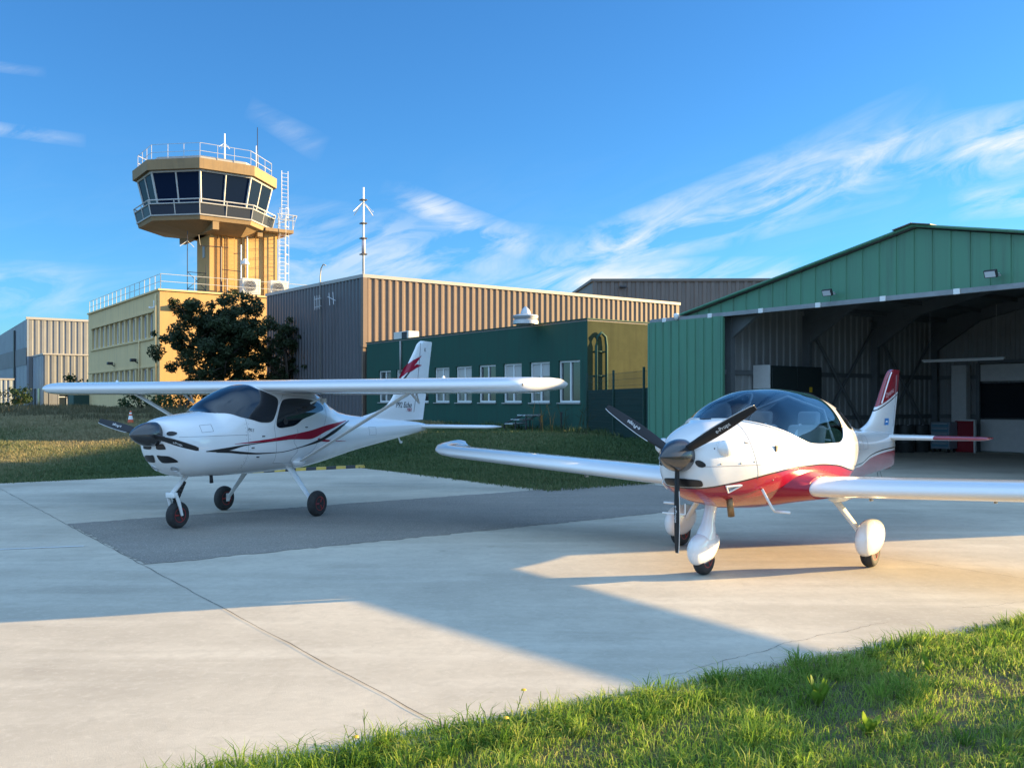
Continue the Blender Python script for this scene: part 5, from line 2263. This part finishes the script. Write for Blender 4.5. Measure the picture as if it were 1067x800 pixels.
def build_warehouse():
    b0, a0 = 16.65, 111.8
    root = empty('grey_warehouse', W(b0, a0, 0), RZ, 'pale grey ribbed warehouse with lower annex at the left edge', 'warehouse')
    zb, zt = .4, 10.6
    mb = MB()
    corrugated(mb, (.1, 0, 0), (24, 0, 0), zb, lambda t: zt, .62, .05, (0, -1, 0), duty=.6, slope=.12)
    mb.build('front_wall', greyclad, root)
    mb = MB()
    corrugated(mb, (0, .1, 0), (0, 45, 0), zb, lambda t: zt - .1 - 1.2 * t, .95, .10, (-1, 0, 0), duty=.6, slope=.08)
    sw = mb.build('side_wall', bluegrey, root)
    mb = MB()
    for y in (7.5, 22):
        mb.span((-.25, y, zb), (-.12, y + .7, 9.8))
    mb.build('downpipe', darkmetal, sw)
    mb = MB()
    mb.span((-.05, -.08, zb), (.14, .13, zt - .06))
    mb.build('corner_trim', bluegrey, root)
    mb = MB()
    mb.span((-.125, 0, 5.6), (-.105, 45, 7.5))
    mb.build('pale_band', greyclad, sw)
    mb = MB()
    mb.add([(0, 0, zt), (24, 0, zt), (24, 45, zt - 1.3), (0, 45, zt - 1.3)], [(0, 1, 2, 3)])
    mb.span((-.15, -.15, zt - .05), (24, .0, zt + .2))
    mb.build('roof', trim, root)
    # annex
    x0, y0 = 17.2 - b0, 105.2 - a0
    zt2 = 6.45
    mb = MB()
    P = lambda u, z, d: Vector((x0 + u, y0 + d, z))
    holes = [(1.3, 5.0, 1.0, 3.2), (6.2, 9.0, 1.0, 3.2), (10, 12.8, 1.0, 3.2)]
    corrugated(mb, (x0, y0, 0), (x0 + 20, y0, 0), 3.35, lambda t: zt2, .62, .05, (0, -1, 0), duty=.6, slope=.12)
    facade(mb, P, 0, 20, zb, 3.35, holes, .15)
    an = mb.build('annex_wall', greyclad, root)
    for h in holes:
        window(root, P, *h, .1, winframe, wincl, mull=3, w=.12, trans=1)
    mb = MB()
    corrugated(mb, (x0, y0 + .1, 0), (x0, -.2, 0), zb, lambda t: zt2 - .05, .95, .10, (-1, 0, 0), duty=.6, slope=.08)
    mb.build('annex_side_wall', bluegrey, root)
    mb = MB()
    mb.span((x0 - .12, y0 - .14, zt2), (x0 + 20, -.15, zt2 + .15))
    mb.build('annex_roof', trim, root)
    mb = MB()
    mb.span((x0 - .16, y0 + 1.6, .4), (x0 - .11, y0 + 2.8, 3.0))
    mb.span((x0 - .16, y0 + 4.0, .9), (x0 - .11, y0 + 5.2, 3.0))
    mb.build('side_door', darkglassh, root)


def build_fence():
    p, q = W(22.2, 25.6), W(19.35, 19.6)
    d = (q - p)
    L = d.length
    d.normalize()
    rz = math.atan2(d.y, d.x)
    root = empty('mesh_fence', p, rz, 'dark green mesh fence with privacy slats between green building and hangar door', 'fence')
    gz0, gz1 = .25, .25
    mb = MB()
    mb.span((0.05, -.012, .25), (L, .012, 2.05))
    mb.build('privacy_screen', fencedk, root)
    mb = MB()
    for k in range(int(L / .10)):
        x = .05 + k * .10
        mb.box((x, -.03, 1.4), (.006, .006, 2.36))
    for k in range(12):
        mb.box((L / 2, -.036, .35 + k * .2), (L, .007, .007))
    mb.build('mesh_panel', fencegreen, root)
    for x in (0.03, L * .5, L - .25):
        mb = MB()
        mb.box((x, -.05, 1.35), (.075, .06, 2.65))
        mb.build('post', fencegreen, root)


fencedk = mat('dark green screen', (.008, .035, .030), .75, noise=.3, nscale=3)
fencegreen = mat('green wire', (.012, .05, .04), .5)


def build_small_things():
    # traffic cone
    gz = lambda p: ground_z(B.dot(p), A.dot(p))
    c = Vector((-.414 * 37, 37, 0))
    c.z = gz(c) - .0
    r = empty('traffic_cone', c, .3, 'orange and white traffic cone in the long grass by the office', 'traffic cone')
    m = MB()
    m.box((0, 0, .02), (.36, .36, .04), bev=.01)
    m.build('base', orange, r)
    m = MB()
    m.lathe([(.13, .04), (.028, .56), (.02, .57)], (0, 0, 0), 'z', 20)
    m.build('cone_body', orange, r, smooth=True, angle=40)
    m = MB()
    m.lathe([(.097, .22), (.066, .37)], (0, 0, 0), 'z', 20, caps=False)
    m.lathe([(.052, .44), (.042, .50)], (0, 0, 0), 'z', 20, caps=False)
    m.build('reflective_band', whitemetal, r, smooth=True)
    # speed ramp along the apron edge
    r = empty('speed_ramp', W(7.0, 20.75, 0), RZ, 'black and yellow striped rubber ramp along the apron edge', 'speed ramp')
    m = MB()
    m2 = MB()
    for k in range(14):
        x = k * .26
        prof = [(-.16, .0), (-.12, .045), (-.05, .06), (.05, .06), (.12, .045), (.16, .0)]
        mm = m if k % 2 else m2
        rings = []
        for xx, sh in ((x, 0), (x + .258, 0)):
            rings.append([Vector((xx + y * .5, y, z + .002)) for y, z in prof])
        mm.loft(rings)
    m.build('yellow_stripes', yellowramp, r)
    m2.build('black_stripes', rubber, r)
    # steps at the green wall
    c = W(22.0, 28.6)
    r = empty('metal_steps', Vector((c.x, c.y, .42)), RZ, 'small metal steps with three pale treads by the green wall', 'steps')
    for k in range(3):
        m = MB()
        m.box((-.45, .55 - .42 * k, .35 + .17 * k), (.75, .55, .05), bev=.006)
        m.build('tread', steel, r)
    for x in (-.80, -.10):
        m = MB()
        m.tube([(x, .85, .0), (x, .85, .35), (x, -.45, .72), (x, -.55, .70), (x, -.55, 0)], .03, 6)
        m.tube([(x, .12, 0), (x, .12, .5)], .025, 6)
        m.build('side_frame', darkmetal, r)
    # bollard post near the corner
    c = W(22.0, 26.9)
    r = empty('marker_post', Vector((c.x, c.y, .4)), 0, 'thin dark post in the grass before the green wall corner', 'post')
    m = MB()
    m.tube([(0, 0, 0), (0, 0, .82)], .035, 8)
    m.build('shaft', darkmetal, r)
    m = MB()
    m.box((-.0, 0, .83), (.14, .1, .03))
    m.build('cap', darkmetal, r)
    # green container and low fence by the annex
    c = Vector((-.466 * 80, 80, .8))
    r = empty('waste_container', c, RZ, 'dark green waste container between warehouse annex and office', 'container')
    m = MB()
    m.box((0, 0, 1.0), (1.9, 2.2, 1.7), bev=.05)
    m.build('container_body', fencegreen, r)
    m = MB()
    m.box((0, 0, 1.93), (2.0, 2.3, .12), bev=.04)
    m.build('lid', tealdark, r)
    r = empty('railing', Vector((-.503 * 82, 82, .7)), R(8), 'dark metal railing in front of the warehouse annex', 'railing')
    m = MB()
    for k in range(10):
        m.tube([(k * .8, 0, 0), (k * .8, 0, 2.0)], .04, 5)
    for z in (.5, 1.9):
        m.tube([(0, 0, z), (7.2, 0, z)], .035, 5)
    m.build('bars', darkmetal, r)
    # small sheet-metal hut at the far left
    r = empty('container_hut', Vector((-.562 * 88, 88, .6)), RZ, 'grey container hut at the far left before the warehouse', 'hut')
    m = MB()
    corrugated(m, (0, 0, 0), (1.6, 0, 0), 0, lambda t: 3.1, .4, .06, (0, -1, 0))
    corrugated(m, (0, 0, 0), (0, 6, 0), 0, lambda t: 3.1, .4, .06, (-1, 0, 0))
    m.build('wall', bluegrey, r)
    m = MB()
    m.span((-.1, -.1, 3.1), (1.7, 6, 3.25))
    m.build('roof', trim, r)


orange = mat('orange plastic', (.62, .09, .02), .5)
yellowramp = mat('worn yellow rubber', (.50, .33, .05), .7, noise=.6, nscale=6, col2=(.25, .17, .05))


# ------------------------------------------------------------------ vegetation
def leaf_mat(name, c_a, c_b, c_c, trans=.35, rough=.6):
    """colour runs through three tones by the per-blade 'tint' attribute; part of the light passes through"""
    m = bpy.data.materials.new(name)
    m.use_nodes = True
    n, l = m.node_tree.nodes, m.node_tree.links
    p = n['Principled BSDF']
    p.inputs['Roughness'].default_value = rough
    p.inputs['Specular IOR Level'].default_value = .25
    at = n.new('ShaderNodeAttribute')
    at.attribute_name = 'tint'
    cr = n.new('ShaderNodeValToRGB')
    cr.color_ramp.elements[0].color = (*c_a, 1)
    cr.color_ramp.elements[1].color = (*c_c, 1)
    e = cr.color_ramp.elements.new(.5)
    e.color = (*c_b, 1)
    l.new(at.outputs['Fac'], cr.inputs['Fac'])
    l.new(cr.outputs['Color'], p.inputs['Base Color'])
    tr = n.new('ShaderNodeBsdfTranslucent')
    l.new(cr.outputs['Color'], tr.inputs['Color'])
    mx = n.new('ShaderNodeMixShader')
    mx.inputs[0].default_value = trans
    l.new(p.outputs[0], mx.inputs[1])
    l.new(tr.outputs[0], mx.inputs[2])
    l.new(mx.outputs[0], n['Material Output'].inputs['Surface'])
    return m


grassm = leaf_mat('grass blades', (.075, .17, .022), (.22, .36, .048), (.46, .45, .14), .5)
bankm = leaf_mat('bank grass blades', (.046, .092, .036), (.10, .145, .052), (.30, .25, .135), .3)
drym = leaf_mat('dry weeds', (.06, .065, .03), (.13, .115, .06), (.22, .19, .11), .3)
treem = leaf_mat('tree leaves', (.014, .027, .013), (.032, .052, .023), (.062, .085, .034), .28)
shrubm = leaf_mat('shrub leaves', (.014, .032, .012), (.03, .058, .018), (.06, .09, .03), .25)
weedm = leaf_mat('broad weed leaves', (.10, .20, .02), (.17, .28, .03), (.26, .34, .05), .45)
barkm = mat('bark', (.09, .07, .055), .9, noise=.6, nscale=8, bump=.5, bscale=20)


def mesh_np(name, verts, quads, tris, tint, material, parent=None):
    me = bpy.data.meshes.new(name)
    nv = len(verts)
    loops = np.concatenate([quads.reshape(-1), tris.reshape(-1)]) if len(tris) else quads.reshape(-1)
    sizes = np.concatenate([np.full(len(quads), 4), np.full(len(tris), 3)]).astype(np.int32)
    starts = np.concatenate([[0], np.cumsum(sizes)[:-1]]).astype(np.int32)
    me.vertices.add(nv)
    me.vertices.foreach_set('co', verts.astype(np.float32).reshape(-1))
    me.loops.add(len(loops))
    me.loops.foreach_set('vertex_index', loops.astype(np.int32))
    me.polygons.add(len(sizes))
    me.polygons.foreach_set('loop_start', starts)
    at = me.attributes.new('tint', 'FLOAT', 'POINT')
    at.data.foreach_set('value', tint.astype(np.float32))
    me.materials.append(material)
    me.update(calc_edges=True)
    me.validate()
    o = bpy.data.objects.new(name, me)
    COL.objects.link(o)
    if parent:
        o.parent = parent
    return o


def blades(name, P, h, w, lean, tint, material, curl=.6, dirs=None):
    """one curved blade per point"""
    N = len(P)
    ang = rng.uniform(0, 2 * math.pi, N)
    side = np.stack([np.cos(ang), np.sin(ang), np.zeros(N)], 1)
    la = rng.uniform(0, 2 * math.pi, N) if dirs is None else dirs
    ld = np.stack([np.cos(la), np.sin(la), np.zeros(N)], 1)
    up = np.array([0, 0, 1.0])
    h = h[:, None]
    w = w[:, None]
    ln = lean[:, None]
    b0 = P - side * w * .5
    b1 = P + side * w * .5
    mid = P + up * h * .62 + ld * h * ln * .35
    m0 = mid - side * w * .42
    m1 = mid + side * w * .42
    tip = P + up * h * (1 - .35 * ln) + ld * h * ln * (1.0 + curl * .3)
    V = np.stack([b0, b1, m1, m0, tip], 1).reshape(-1, 3)
    base = np.arange(N)[:, None] * 5
    quads = base + np.array([[0, 1, 2, 3]])
    tris = base + np.array([[3, 2, 4]])
    T = np.repeat(tint, 5)
    return mesh_np(name, V, quads, tris, T, material)


def value_noise(x, y, scale, seed):
    r = np.random.default_rng(seed)
    g = r.random((64, 64))
    u, v = x / scale, y / scale
    i, j = np.floor(u).astype(int), np.floor(v).astype(int)
    fu, fv = u - i, v - j
    fu, fv = fu * fu * (3 - 2 * fu), fv * fv * (3 - 2 * fv)
    a = g[i % 64, j % 64]
    b = g[(i + 1) % 64, j % 64]
    c = g[i % 64, (j + 1) % 64]
    d = g[(i + 1) % 64, (j + 1) % 64]
    return (a * (1 - fu) + b * fu) * (1 - fv) + (c * (1 - fu) + d * fu) * fv


def gz_arr(x, y):
    b = x * B.x + y * B.y
    a = x * A.x + y * A.y
    return np.array([ground_z(bb, aa) for bb, aa in zip(b, a)])


def build_near_grass():
    # the wedge of lawn in front of the apron (right foreground), a little beyond the frame on every side
    N = 330000
    t = rng.uniform(-3.2, 9.5, N)
    s = rng.uniform(0, 1, N) ** 1.15 * 4.6 - .07 + .05 * np.sin(t * 7) * rng.random(N)
    nrm = np.array([ED.y, -ED.x])                       # towards the camera
    x = EDGE0.x + ED.x * t + nrm[0] * s
    y = EDGE0.y + ED.y * t + nrm[1] * s
    clump = value_noise(x, y, .32, 3) * .6 + value_noise(x, y, .11, 4) * .4
    patch = value_noise(x, y, 1.1, 5)
    keep = (rng.random(N) < .05 + 1.0 * clump) & (y > 1.3) & (np.abs(x) < y * .72 + .9)
    x, y, s, clump, patch = x[keep], y[keep], s[keep], clump[keep], patch[keep]
    n = len(x)
    P = np.stack([x, y, np.full(n, -.02)], 1)
    dist = np.hypot(x, y)
    edge = np.clip(1 - np.abs(s) / .35, 0, 1)
    h = (.025 + .085 * clump ** 1.8 + .05 * rng.random(n) ** 3) * (1 + .6 * edge) * (.7 + .6 * patch)
    w = rng.uniform(.003, .0065, n) * (1 + .2 * (dist > 6))
    lean = rng.uniform(.15, 1.15, n)
    tint = np.clip(.45 * rng.random(n) + .50 * (1 - patch) * rng.random(n) + .12 + .25 * (rng.random(n) > .86), 0, 1)
    o = blades('foreground_grass', P, h, w, lean, tint, grassm)
    tag(o, 'sunlit green grass in the right foreground', 'grass', kind='stuff')
    # tussocks: bunches of long blades springing from one foot
    C = 650
    t = rng.uniform(-2.0, 9.0, C)
    s = rng.uniform(-.06, 4.2, C) ** 1.0
    s = np.where(rng.random(C) < .35, rng.uniform(-.08, .25, C), s)
    cx_ = EDGE0.x + ED.x * t + nrm[0] * s
    cy_ = EDGE0.y + ED.y * t + nrm[1] * s
    k = (cy_ > 1.3) & (np.abs(cx_) < cy_ * .72 + .9)
    cx_, cy_ = cx_[k], cy_[k]
    per = 46
    n = len(cx_) * per
    r = np.abs(rng.normal(0, .028, n))
    a = rng.uniform(0, 2 * math.pi, n)
    x = np.repeat(cx_, per) + r * np.cos(a)
    y = np.repeat(cy_, per) + r * np.sin(a)
    size = np.repeat(rng.uniform(.7, 1.5, len(cx_)), per)
    tone = np.repeat(rng.uniform(0, .75, len(cx_)), per)
    P = np.stack([x, y, np.full(n, -.02)], 1)
    h = rng.uniform(.045, .12, n) * size
    o = blades('grass_tussocks', P, h, rng.uniform(.0035, .0075, n), rng.uniform(.2, 1.5, n), np.clip(tone + rng.normal(0, .14, n), 0, 1), grassm, dirs=a + rng.normal(0, .4, n))
    tag(o, 'taller tufts of grass scattered over the foreground lawn', 'grass', kind='stuff')
    # dead thatch between the blades
    N = 60000
    t = rng.uniform(-2.0, 9.0, N)
    s = np.where(rng.random(N) < .22, rng.normal(-.03, .06, N), rng.uniform(0.0, 4.4, N))
    x = EDGE0.x + ED.x * t + nrm[0] * s
    y = EDGE0.y + ED.y * t + nrm[1] * s
    keep = ((value_noise(x, y, .5, 9) > .42) | (s < .05)) & (y > 1.3) & (np.abs(x) < y * .72 + .9)
    x, y = x[keep], y[keep]
    n = len(x)
    P = np.stack([x, y, np.full(n, -.015)], 1)
    o = blades('dead_grass', P, rng.uniform(.02, .06, n), rng.uniform(.002, .004, n), rng.uniform(.9, 2.2, n), rng.random(n), drym)
    tag(o, 'straw coloured dead grass between the green blades', 'dead grass', kind='stuff')


def inside_bank(b, a):
    return ((b < 10.5) & (a > 21)) | ((b >= 10.5) & (b < 19.2) & (a > 13.2)) | ((b >= 19.2) & (a > 19.5))


def build_bank_grass():
    N = 420000
    y = rng.uniform(16, 46, N)
    x = rng.uniform(-.60, .24, N) * y
    # density falls with distance so near and far look alike
    keep = rng.random(N) < np.clip(22 / y, 0, 1) ** 1.0
    x, y = x[keep], y[keep]
    b = x * B.x + y * B.y
    a = x * A.x + y * A.y
    jb = rng.normal(0, .08, len(x))
    k = inside_bank(b + jb, a + jb) & ~((b > 22.2) & (a > 25.7))
    x, y, b, a = x[k], y[k], b[k], a[k]
    n = len(x)
    z = gz_arr(x, y)
    cl = value_noise(x, y, .9, 12) * .6 + value_noise(x, y, .35, 13) * .4
    pt = value_noise(x, y, 4.5, 14)
    h = .05 + .12 * cl ** 1.5 + .05 * rng.random(n)
    far = np.clip((y - 27) / 8, 0, 1) * (x < -3)
    h *= 1 + 1.2 * far * pt
    P = np.stack([x, y, z - .01], 1)
    tint = np.clip(.5 * rng.random(n) + .75 * (pt - .35) + .40 * far + .25 * np.clip((-x - 4) / 8, 0, 1), 0, 1)
    w = rng.uniform(.010, .022, n) * (y / 24)
    o = blades('bank_grass', P, h, w, rng.uniform(.1, .9, n), tint, bankm)
    tag(o, 'green and straw grass on the bank behind the apron', 'grass', kind='stuff')
    # tall dry weeds in the field on the left
    N = 60000
    y = rng.uniform(37.6, 78, N)
    x = rng.uniform(-.60, -.20, N) * y
    b = x * B.x + y * B.y
    a = x * A.x + y * A.y
    keep = (value_noise(x, y, 2.2, 21) * .7 + value_noise(x, y, .8, 22) * .3 > .36) & (b < 16.8) & (a > 30)
    x, y = x[keep], y[keep]
    n = len(x)
    P = np.stack([x, y, gz_arr(x, y)], 1)
    q = value_noise(x, y, 3.0, 23)
    h = (.10 + .62 * q) * rng.uniform(.4, 1.1, n)
    o = blades('dry_weeds', P, h, rng.uniform(.018, .04, n) * (y / 45), rng.uniform(.05, .5, n), np.clip(rng.random(n) * .7 + .3 * (q - .2), 0, 1), drym)
    tag(o, 'tall dry weeds in the field before the office building', 'weeds', kind='stuff')
    # weeds along the green wall and the door leaf
    N = 2600
    a = rng.uniform(19.0, 36, N)
    b = np.where(a < 25.5, 19.4 + (a - 19) * .42, 22.2) - rng.uniform(.05, .7, N)
    x = b * B.x + a * A.x
    y = b * B.y + a * A.y
    P = np.stack([x, y, gz_arr(x, y)], 1)
    q = value_noise(x, y, .8, 31)
    h = .10 + .38 * q * rng.random(N)
    o = blades('wall_weeds', P, h, rng.uniform(.012, .03, N), rng.uniform(.1, .7, N), rng.random(N) * .7, bankm)
    tag(o, 'rough weeds along the foot of the green wall', 'weeds', kind='stuff')


def leaf_cloud(name, centers, radii, per, size, material, parent, squash=1.0, tint0=0.0):
    Vs, Ts = [], []
    for (c, r) in zip(centers, radii):
        n = max(8, int(per * r * r))
        d = rng.normal(size=(n, 3))
        d /= np.linalg.norm(d, axis=1)[:, None]
        rr = r * rng.random(n) ** .45
        p = np.array(c) + d * rr[:, None] * np.array([1, 1, squash])
        nn = d * .6 + rng.normal(size=(n, 3)) * .7 + np.array([0, 0, .3])
        nn /= np.linalg.norm(nn, axis=1)[:, None]
        t = np.cross(nn, rng.normal(size=(n, 3)))
        t /= np.linalg.norm(t, axis=1)[:, None]
        s2 = np.cross(nn, t)
        sz = size * rng.uniform(.6, 1.35, n)[:, None]
        V = np.stack([p - t * sz, p + s2 * sz * .42 - t * sz * .1, p + t * sz, p - s2 * sz * .42 - t * sz * .1], 1)
        Vs.append(V.reshape(-1, 3))
        Ts.append(np.repeat(np.clip(rng.random(n) * .6 + rng.uniform(0, .4) + tint0, 0, 1), 4))
    V = np.concatenate(Vs)
    T = np.concatenate(Ts)
    q = np.arange(len(V)).reshape(-1, 4)
    return mesh_np(name, V, q, np.zeros((0, 3), int), T, material, parent)


def build_tree(name, loc, H, rad, label, cat, per=170, leaf=.10, n_limb=9, trunk_h=.28, material=None, group=None, seed=1, squash=.85, sub=6):
    r_ = random.Random(seed)
    root = empty(name, loc, r_.uniform(0, 6), label, cat, group)
    mb = MB()
    th = H * trunk_h
    mb.tube([(0, 0, -.2), (.04 * H * r_.uniform(-1, 1), .03, th), (.05 * r_.uniform(-1, 1) * H, .02, H * .62), (0, 0, H * .9)],
            [H * .026, H * .02, H * .012, H * .003], 8)
    cs, rs = [], []
    for i in range(n_limb):
        a = 2 * math.pi * (i * .618) + r_.uniform(-.4, .4)
        t = (i + .5) / n_limb
        z0 = th * .8 + (H * .78 - th) * t
        prof = math.sin(math.pi * (.18 + .70 * t)) ** .8
        L = rad * prof * r_.uniform(.65, 1.1)
        p0 = Vector((0, 0, z0))
        p1 = Vector((math.cos(a) * L * .55, math.sin(a) * L * .55, z0 + L * .30))
        p2 = Vector((math.cos(a) * L, math.sin(a) * L, z0 + L * .62))
        mb.tube([p0, p1, p2], [H * .009, H * .006, H * .002], 6)
        for k in range(sub):
            u = r_.uniform(.3, 1.05)
            c = p0.lerp(p1, u * 2) if u < .5 else p1.lerp(p2, (u - .5) * 2)
            c = c + Vector((r_.gauss(0, .19), r_.gauss(0, .19), r_.gauss(0, .17))) * rad
            if c.z > H:
                c.z = H - r_.random() * .3
            if c.z < th * .5:
                c.z = th * .5 + r_.random() * .4
            cs.append(tuple(c))
            rs.append(rad * r_.uniform(.06, .19))
            if k % 2 == 0:
                mb.tube([p0.lerp(p2, u * .8), c], [H * .004, H * .0015], 5)
    for k in range(5):
        cs.append((r_.gauss(0, .12) * rad, r_.gauss(0, .12) * rad, H * r_.uniform(.80, .97)))
        rs.append(rad * r_.uniform(.06, .16))
    mb.build('trunk', barkm, root, smooth=True)
    leaf_cloud('crown', cs, rs, per, leaf, material or treem, root, squash)
    return root


def build_shrub(name, loc, H, rad, label, cat, material=None, seed=1, per=260, leaf=.07, group=None, n=14):
    r_ = random.Random(seed)
    root = empty(name, loc, r_.uniform(0, 6), label, cat, group)
    mb = MB()
    cs, rs = [], []
    for i in range(n):
        a = r_.uniform(0, 2 * math.pi)
        L = rad * math.sqrt(r_.random()) * .8
        z = H * r_.uniform(.18, .85) * (1 - .35 * (L / rad))
        c = (math.cos(a) * L, math.sin(a) * L, z)
        mb.tube([(0, 0, -.1), (c[0] * .5, c[1] * .5, z * .6), c], [.03, .02, .006], 5)
        cs.append(c)
        rs.append(min(rad, H) * r_.uniform(.22, .40))
    mb.build('stems', barkm, root)
    leaf_cloud('crown', cs, rs, per, leaf, material or shrubm, root, .9)
    return root


def at(px, Y, py=None):
    """ground point under photo column px at distance Y along the view"""
    x = (px - 533.5) / 960 * Y
    return Vector((x, Y, ground_z(B.dot(Vector((x, Y, 0))), A.dot(Vector((x, Y, 0))))))


def build_trees():
    build_tree('broadleaf_tree', at(232, 54.5), 7.2, 3.0, 'large dark leafy tree in front of the sunlit ochre office wall', 'tree', per=1150, leaf=.10, n_limb=17, sub=16, seed=5, trunk_h=.16)
    build_tree('broadleaf_tree', at(300, 56.0), 6.2, 2.0, 'dark leafy tree against the shaded side of the taupe hall', 'tree', per=1250, leaf=.085, n_limb=12, sub=13, seed=8, trunk_h=.12)
    build_shrub('shrub', at(147, 52), 1.9, 1.5, 'dark bush at the foot of the cream office wall behind the traffic cone', 'shrub', seed=2, leaf=.12, per=200)
    build_shrub('shrub', at(188, 50), 2.2, 1.6, 'dark bush under the wing beside the large leafy tree', 'shrub', seed=3, leaf=.12, per=200)
    build_shrub('shrub', at(255, 51), 2.4, 1.7, 'dense bush below the large leafy tree behind the cockpit', 'shrub', seed=4, leaf=.12, per=200)
    build_shrub('shrub', at(82, 84), 4.6, 1.7, 'round green bush between warehouse annex and office', 'shrub', seed=6, leaf=.20, per=110)
    build_shrub('shrub', at(20, 86), 2.9, 1.9, 'dark bush before the warehouse at the left edge', 'shrub', seed=7, leaf=.20, per=110)
    # tall dry stalks by the green wall
    for i, (px, Y, lab) in enumerate(((598, 31.5, 'bare dry weed stalks by the green wall near its corner'), (562, 33.5, 'bare dry weed stalks by the green wall beside the metal steps'))):
        root = empty('dry_stalks', at(px, Y), 0, lab, 'weeds', 'dry stalks by the green wall')
        r_ = random.Random(30 + i)
        for k in range(9):
            mb = MB()
            x, y = r_.gauss(0, .25), r_.gauss(0, .12)
            h = r_.uniform(.6, 1.25)
            dx = r_.gauss(0, .22)
            mb.tube([(x, y, 0), (x + dx * .4, y, h * .6), (x + dx, y, h)], [.012, .009, .004], 5)
            for q in range(3):
                z = h * r_.uniform(.4, .9)
                mb.tube([(x + dx * z / h, y, z), (x + dx * z / h + r_.gauss(0, .12), y + r_.gauss(0, .08), z + .15)], [.006, .003], 4)
            mb.build('stem', drym, root)
    # broad leaved weeds in the foreground lawn
    for i, (px, py, n, L, lab) in enumerate(((853, 718, 16, .20, 'bright broad leaved weed standing in the foreground grass'), (968, 684, 9, .13, 'small bright weed in the grass near the right edge'),
                                             (905, 748, 12, .14, 'low broad leaved weed in the middle of the foreground grass'))):
        Y = 960 * 1.65 / (py + 14 - 418)
        c = Vector(((px - 533.5) / 960 * Y, Y, -.02))
        root = empty('leafy_weed', c, 0, lab, 'weed', 'leafy weeds in the foreground grass')
        r_ = random.Random(50 + i)
        mb = MB()
        for k in range(n):
            a = 2 * math.pi * k / n + r_.uniform(-.3, .3)
            l_ = L * r_.uniform(.6, 1.15)
            el = R(r_.uniform(35, 80))
            d = Vector((math.cos(a) * math.cos(el), math.sin(a) * math.cos(el), math.sin(el)))
            s = Vector((-math.sin(a), math.cos(a), 0)) * l_ * .13
            p0 = Vector((0, 0, .0))
            dn = Vector((0, 0, -1))
            pts = [p0 + d * l_ * t + dn * l_ * .35 * t * t * math.cos(el) for t in (0, .3, .6, .85, 1)]
            wd = (.25, .8, 1, .6, .05)
            rows = [[p - s * w_, p + Vector((0, 0, -.004)), p + s * w_] for p, w_ in zip(pts, wd)]
            mb.loft(rows, caps=False, closed=False)
        mb.attrs = {'tint': [random.Random(q).random() for q in range(len(mb.v))]}
        mb.build('leaves', weedm, root, smooth=True)
    # thin flowering stems at the apron edge
    root = empty('flower_stems', Vector((-.30, 4.52, -.02)), 0, 'thin yellow flowered stems rising at the apron edge', 'wild flowers')
    r_ = random.Random(77)
    for k in range(9):
        mb, fl = MB(), MB()
        x, y = r_.uniform(-.5, .45), r_.uniform(-.28, .0)
        y += x * .5
        h = r_.uniform(.10, .24)
        dx = r_.gauss(0, .05)
        mb.tube([(x, y, 0), (x + dx * .5, y, h * .6), (x + dx, y, h)], [.0025, .002, .0015], 5)
        if k % 3 == 0:
            fl.lathe([(.001, .0), (.014, .004), (.012, .010), (.001, .012)], (x + dx, y, h), 'z', 8)
        for q in range(2):
            z = h * r_.uniform(.5, .9)
            mb.tube([(x + dx * z / h, y, z), (x + dx * z / h + r_.gauss(0, .025), y, z + .04)], [.002, .001], 4)
        mb.attrs = {'tint': [.4] * len(mb.v)}
        so = mb.build('stem', weedm, root)
        if fl.v:
            fl.build('flower', yellow, so)
    # bush added out of view to shade the near corner of the lawn
    build_shrub('shade_bush', Vector((6.0, 5.15, 0)), 1.15, 1.1, 'added low shade bush, unseen at the right beyond the lawn', 'shade_bush', seed=12, per=420, leaf=.06, n=22)


# ------------------------------------------------------------------ build everything
build_ground()
build_apron()
build_hangar()
build_green_building()
build_grey_hall()
build_far_hall()
build_shade_block()
build_office()
build_tower()
build_warehouse()
build_fence()
hangar_things()
build_antennas()
build_roof_things()
build_small_things()
high_wing_plane()
low_wing_plane()
build_trees()
build_near_grass()
build_bank_grass()
